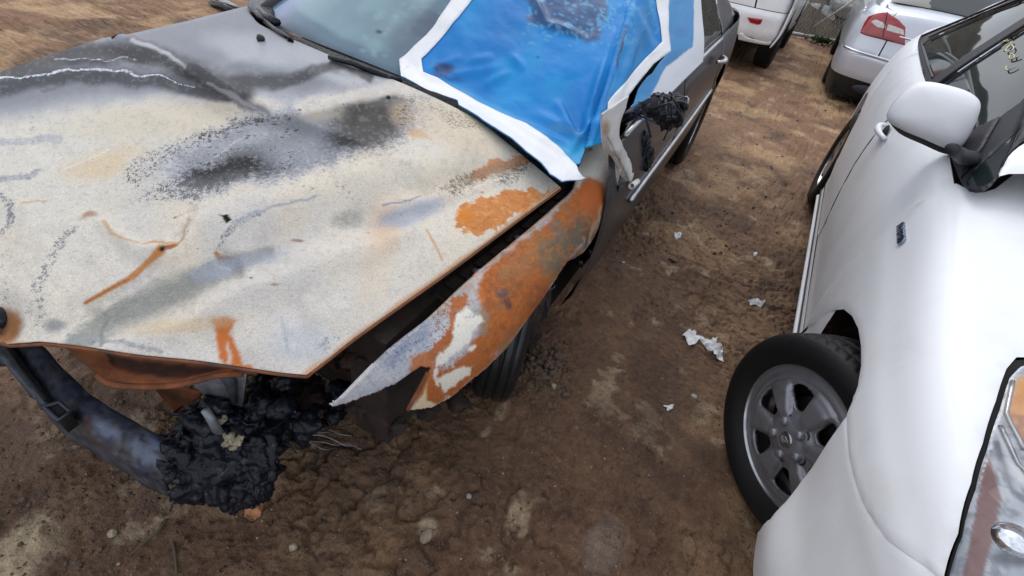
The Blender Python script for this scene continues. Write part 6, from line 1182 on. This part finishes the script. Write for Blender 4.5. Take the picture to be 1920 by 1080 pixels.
# weed at the foot of the fence
wp = P(1536, 83, z=.0); lm = mat('weed_leaf', (.07, .11, .045), .6, noise=.4, nscale=20); wd = MB(); rng = random.Random(5)
for k in range(120):
    a = rng.uniform(0, 6.28); el = rng.uniform(.15, 1.2); L = rng.uniform(.06, .16); o_ = wp+np.array([rng.gauss(0, .09), rng.gauss(0, .05), rng.uniform(0, .06)]); d_ = np.array([math.cos(a)*math.cos(el), math.sin(a)*math.cos(el), math.sin(el)]); w_ = np.cross(d_, [0, 0, 1]); w_ = w_/np.linalg.norm(w_)*L*.2; m_ = o_+d_*L*.5+[0, 0, .01]
    wd.add([o_, m_-w_, o_+d_*L, m_+w_], [(0, 1, 2, 3)])
setp(wd.build('weed', lm, smooth=False), 'small green weed at the foot of the chain-link fence', 'plant')

# ------------------------------------------------------------------ litter, stones and clods on the mud
def gz(x, y): return float(gheight(np.array([x]), np.array([y]))[0])
def gp_(px, py): p = P(px, py, z=0.); p[2] = gz(p[0], p[1]); return p
paper = mat('white_paper', (.70, .71, .73), .6, noise=.15, nscale=30)
def scrap(name, px_pts, lift, m, label, cat, fold=.012, group=None, step=.006):
    pts = np.array([gp_(*p)[:2] for p in px_pts]); V2_, F2_, b2_ = tri2d(pts, [], step); z = np.array([gz(a_, b_) for a_, b_ in V2_])+lift+np.abs(fbm(V2_[:, 0], V2_[:, 1], 42, 3, 7)-.5)*fold*4; o_ = obj(name, np.column_stack([V2_, z]), F2_, m, smooth=False, solid=.0012); return setp(o_, label, cat, group)
scrap('torn_paper', [(1277, 632), (1290, 623), (1304, 626), (1302, 633), (1316, 636), (1332, 642), (1334, 636), (1343, 637), (1340, 646), (1352, 655), (1357, 678), (1344, 672), (1332, 658), (1318, 650), (1308, 641), (1300, 650), (1290, 651)], .006, paper, 'torn white paper strip lying on mud between the two cars', 'litter', .007, step=.012)
scrap('paper_scrap', [(1241, 764), (1259, 766), (1256, 774), (1248, 776)], .004, paper, 'small white scrap on mud left of the grey front wheel', 'litter', .006)
scrap('paper_scrap', [(1403, 562), (1420, 560), (1433, 568), (1428, 573), (1412, 570)], .004, paper, 'crumpled pale wrapper just above the torn paper strip near the sill', 'litter', .012)
scrap('paper_scrap', [(1264, 438), (1280, 434), (1276, 444), (1266, 449)], .003, paper, 'small pale scrap on mud beside the hanging tape', 'litter', .006)
scrap('paper_scrap', [(1415, 470), (1422, 470), (1421, 475), (1415, 475)], .003, paper, 'tiny white flake on mud halfway along the white car sill', 'litter', .003)
scrap('rust_flake', [(462, 935), (478, 927), (492, 932), (494, 950), (488, 968), (472, 976), (457, 968), (460, 952)], .004, mat('pale_rust', (.42, .20, .10), .85, noise=.4, nscale=60), 'orange rust flake on the mud below the melted headlight', 'debris', .008)
for (px, py, r, lab, m, sq) in ((800, 1000, .020, 'flat pale stone on dark mud at the bottom of the picture', mat('tan_stone', (.30, .24, .18), .9, noise=.5, nscale=50, bump=.004, bscale=60), (.8, 1.2, .4)), (548, 1022, .012, 'round cream pebble on the mud below the rust flake', M['ash'], (1, 1, .8)), (1032, 742, .014, 'tan pebble among clods beside the burned front wheel', M['ash'], (.8, 1, 1)), (1301, 745, .012, 'grey-green round stone near the white car front tyre', conc, (1, 1, .5)), (1260, 489, .014, 'black lump on mud between the two cars', M['char'], (1.6, .8, .6)), (880, 928, .008, 'small round pebble in the smear of mud below the fender', conc, (1, 1, .7)), (210, 1000, .012, 'pinkish pebble on mud at the lower left', M['ash'], (1, .8, .6))):
    c_ = gp_(px, py); v, f = blobmesh(c_+[0, 0, r*.35], r, px, 3, .3, 1.6, sq); setp(obj('pebble', v, f, m), lab, 'stone')
c_ = gp_(1165, 497); V, Fc = lathe([(.003, .006), (.004, .011), (.001, .013), (-.003, .012)], 20, c_+[0, 0, .006], (0, .15, 1)); V2b, F2b = lathe([(.003, .006), (-.003, .006)], 20, c_+[0, 0, .006], (0, .15, 1)); mb = MB(); mb.add(V, Fc); mb.add(V2b, F2b); setp(mb.build('washer', M['chromed']), 'small metal washer lying on the mud beside the burned car', 'washer')
tw = [gp_(a_, b_)+[0, 0, .006] for a_, b_ in ((318, 976), (295, 1000), (270, 1018), (243, 1042))]; setp(MB().tube(tw, [.003, .004, .003, .002], 6).build('twig', mat('twig', (.09, .065, .045), .9)), 'thin dark twig on mud at the lower left', 'twig')
tw = [gp_(a_, b_)+[0, 0, .006] for a_, b_ in ((326, 1018), (330, 1040), (332, 1078))]; setp(MB().tube(tw, [.004, .003, .003], 6).build('twig', bpy.data.materials['twig']), 'short dark twig standing beside the longer twig at the bottom edge', 'twig')
tw = [gp_(a_, b_)+[0, 0, .004] for a_, b_ in ((322, 943), (350, 944))]; setp(MB().tube(tw, .0015, 5).build('straw', mat('straw', (.5, .4, .22), .8)), 'yellow straw on mud below the bumper beam', 'straw')
c_ = P(416, 13, z=.03); v, f = blobmesh(c_, .12, 3, 3, .4, 2, (1.6, .35, .3)); setp(obj('dark_debris', v, f, M['char']), 'dark scrap lying on open ground beyond the bonnet corner', 'debris')
c_ = P(425, 4, z=.02); v, f = blobmesh(c_, .08, 4, 3, .3, 2, (2.2, .5, .15)); setp(obj('pale_debris', v, f, conc), 'pale strip of scrap at the top edge beyond the bonnet', 'debris')
def scatter(name, n, fpos, r0, r1, m, seed, sub=1):
    g = MB(); R_ = random.Random(seed); base_v, base_f = blobmesh((0, 0, 0), 1, seed, sub, .45, 2.2)
    vs, fs = [], []; nv = 0; bf = np.array(base_f)
    for k in range(n):
        px, py = fpos(R_); p = P(px, py, z=0); r = r0+(r1-r0)*R_.random()**3; a = R_.uniform(0, 6.28); s3 = np.array([R_.uniform(.7, 1.4), R_.uniform(.7, 1.2), R_.uniform(.4, .9)])
        v = base_v*s3; v = np.column_stack([v[:, 0]*math.cos(a)-v[:, 1]*math.sin(a), v[:, 0]*math.sin(a)+v[:, 1]*math.cos(a), v[:, 2]])*r
        vs.append(v+np.array([p[0], p[1], 0])); fs.append(bf+nv); nv += len(v)
    V = np.concatenate(vs); cen = np.array([v.mean(0) for v in vs]); z = gheight(cen[:, 0], cen[:, 1]); V[:, 2] += np.repeat(z, len(base_v))+r0*.2; return obj(name, V, np.concatenate(fs), m, kind='stuff')
def pile(R_):
    while True:
        x, y = R_.gauss(1012, 28), R_.gauss(712, 30)
        if x > 905+(750-y)*.55: return x, y
clod = mat('mud_clod', (.10, .068, .046), .7, noise=.4, nscale=60, bump=.004, bscale=90)
scatter('dirt_clods', 420, pile, .003, .016, clod, 3, 2); scatter('dirt_clods', 4200, lambda R_: (R_.uniform(0, 1650), R_.uniform(250, 1080)), .0012, .007, clod, 4); scatter('gravel', 900, lambda R_: (R_.uniform(0, 1600), R_.uniform(200, 1080)), .0012, .0045, mat('gravel', (.33, .27, .21), .8, noise=.5, nscale=40), 5)
scatter('leaf_bits', 500, lambda R_: (R_.uniform(1150, 1560), 80+R_.random()**1.5*400), .003, .011, mat('dark_crumbs', (.05, .04, .032), .9), 6)
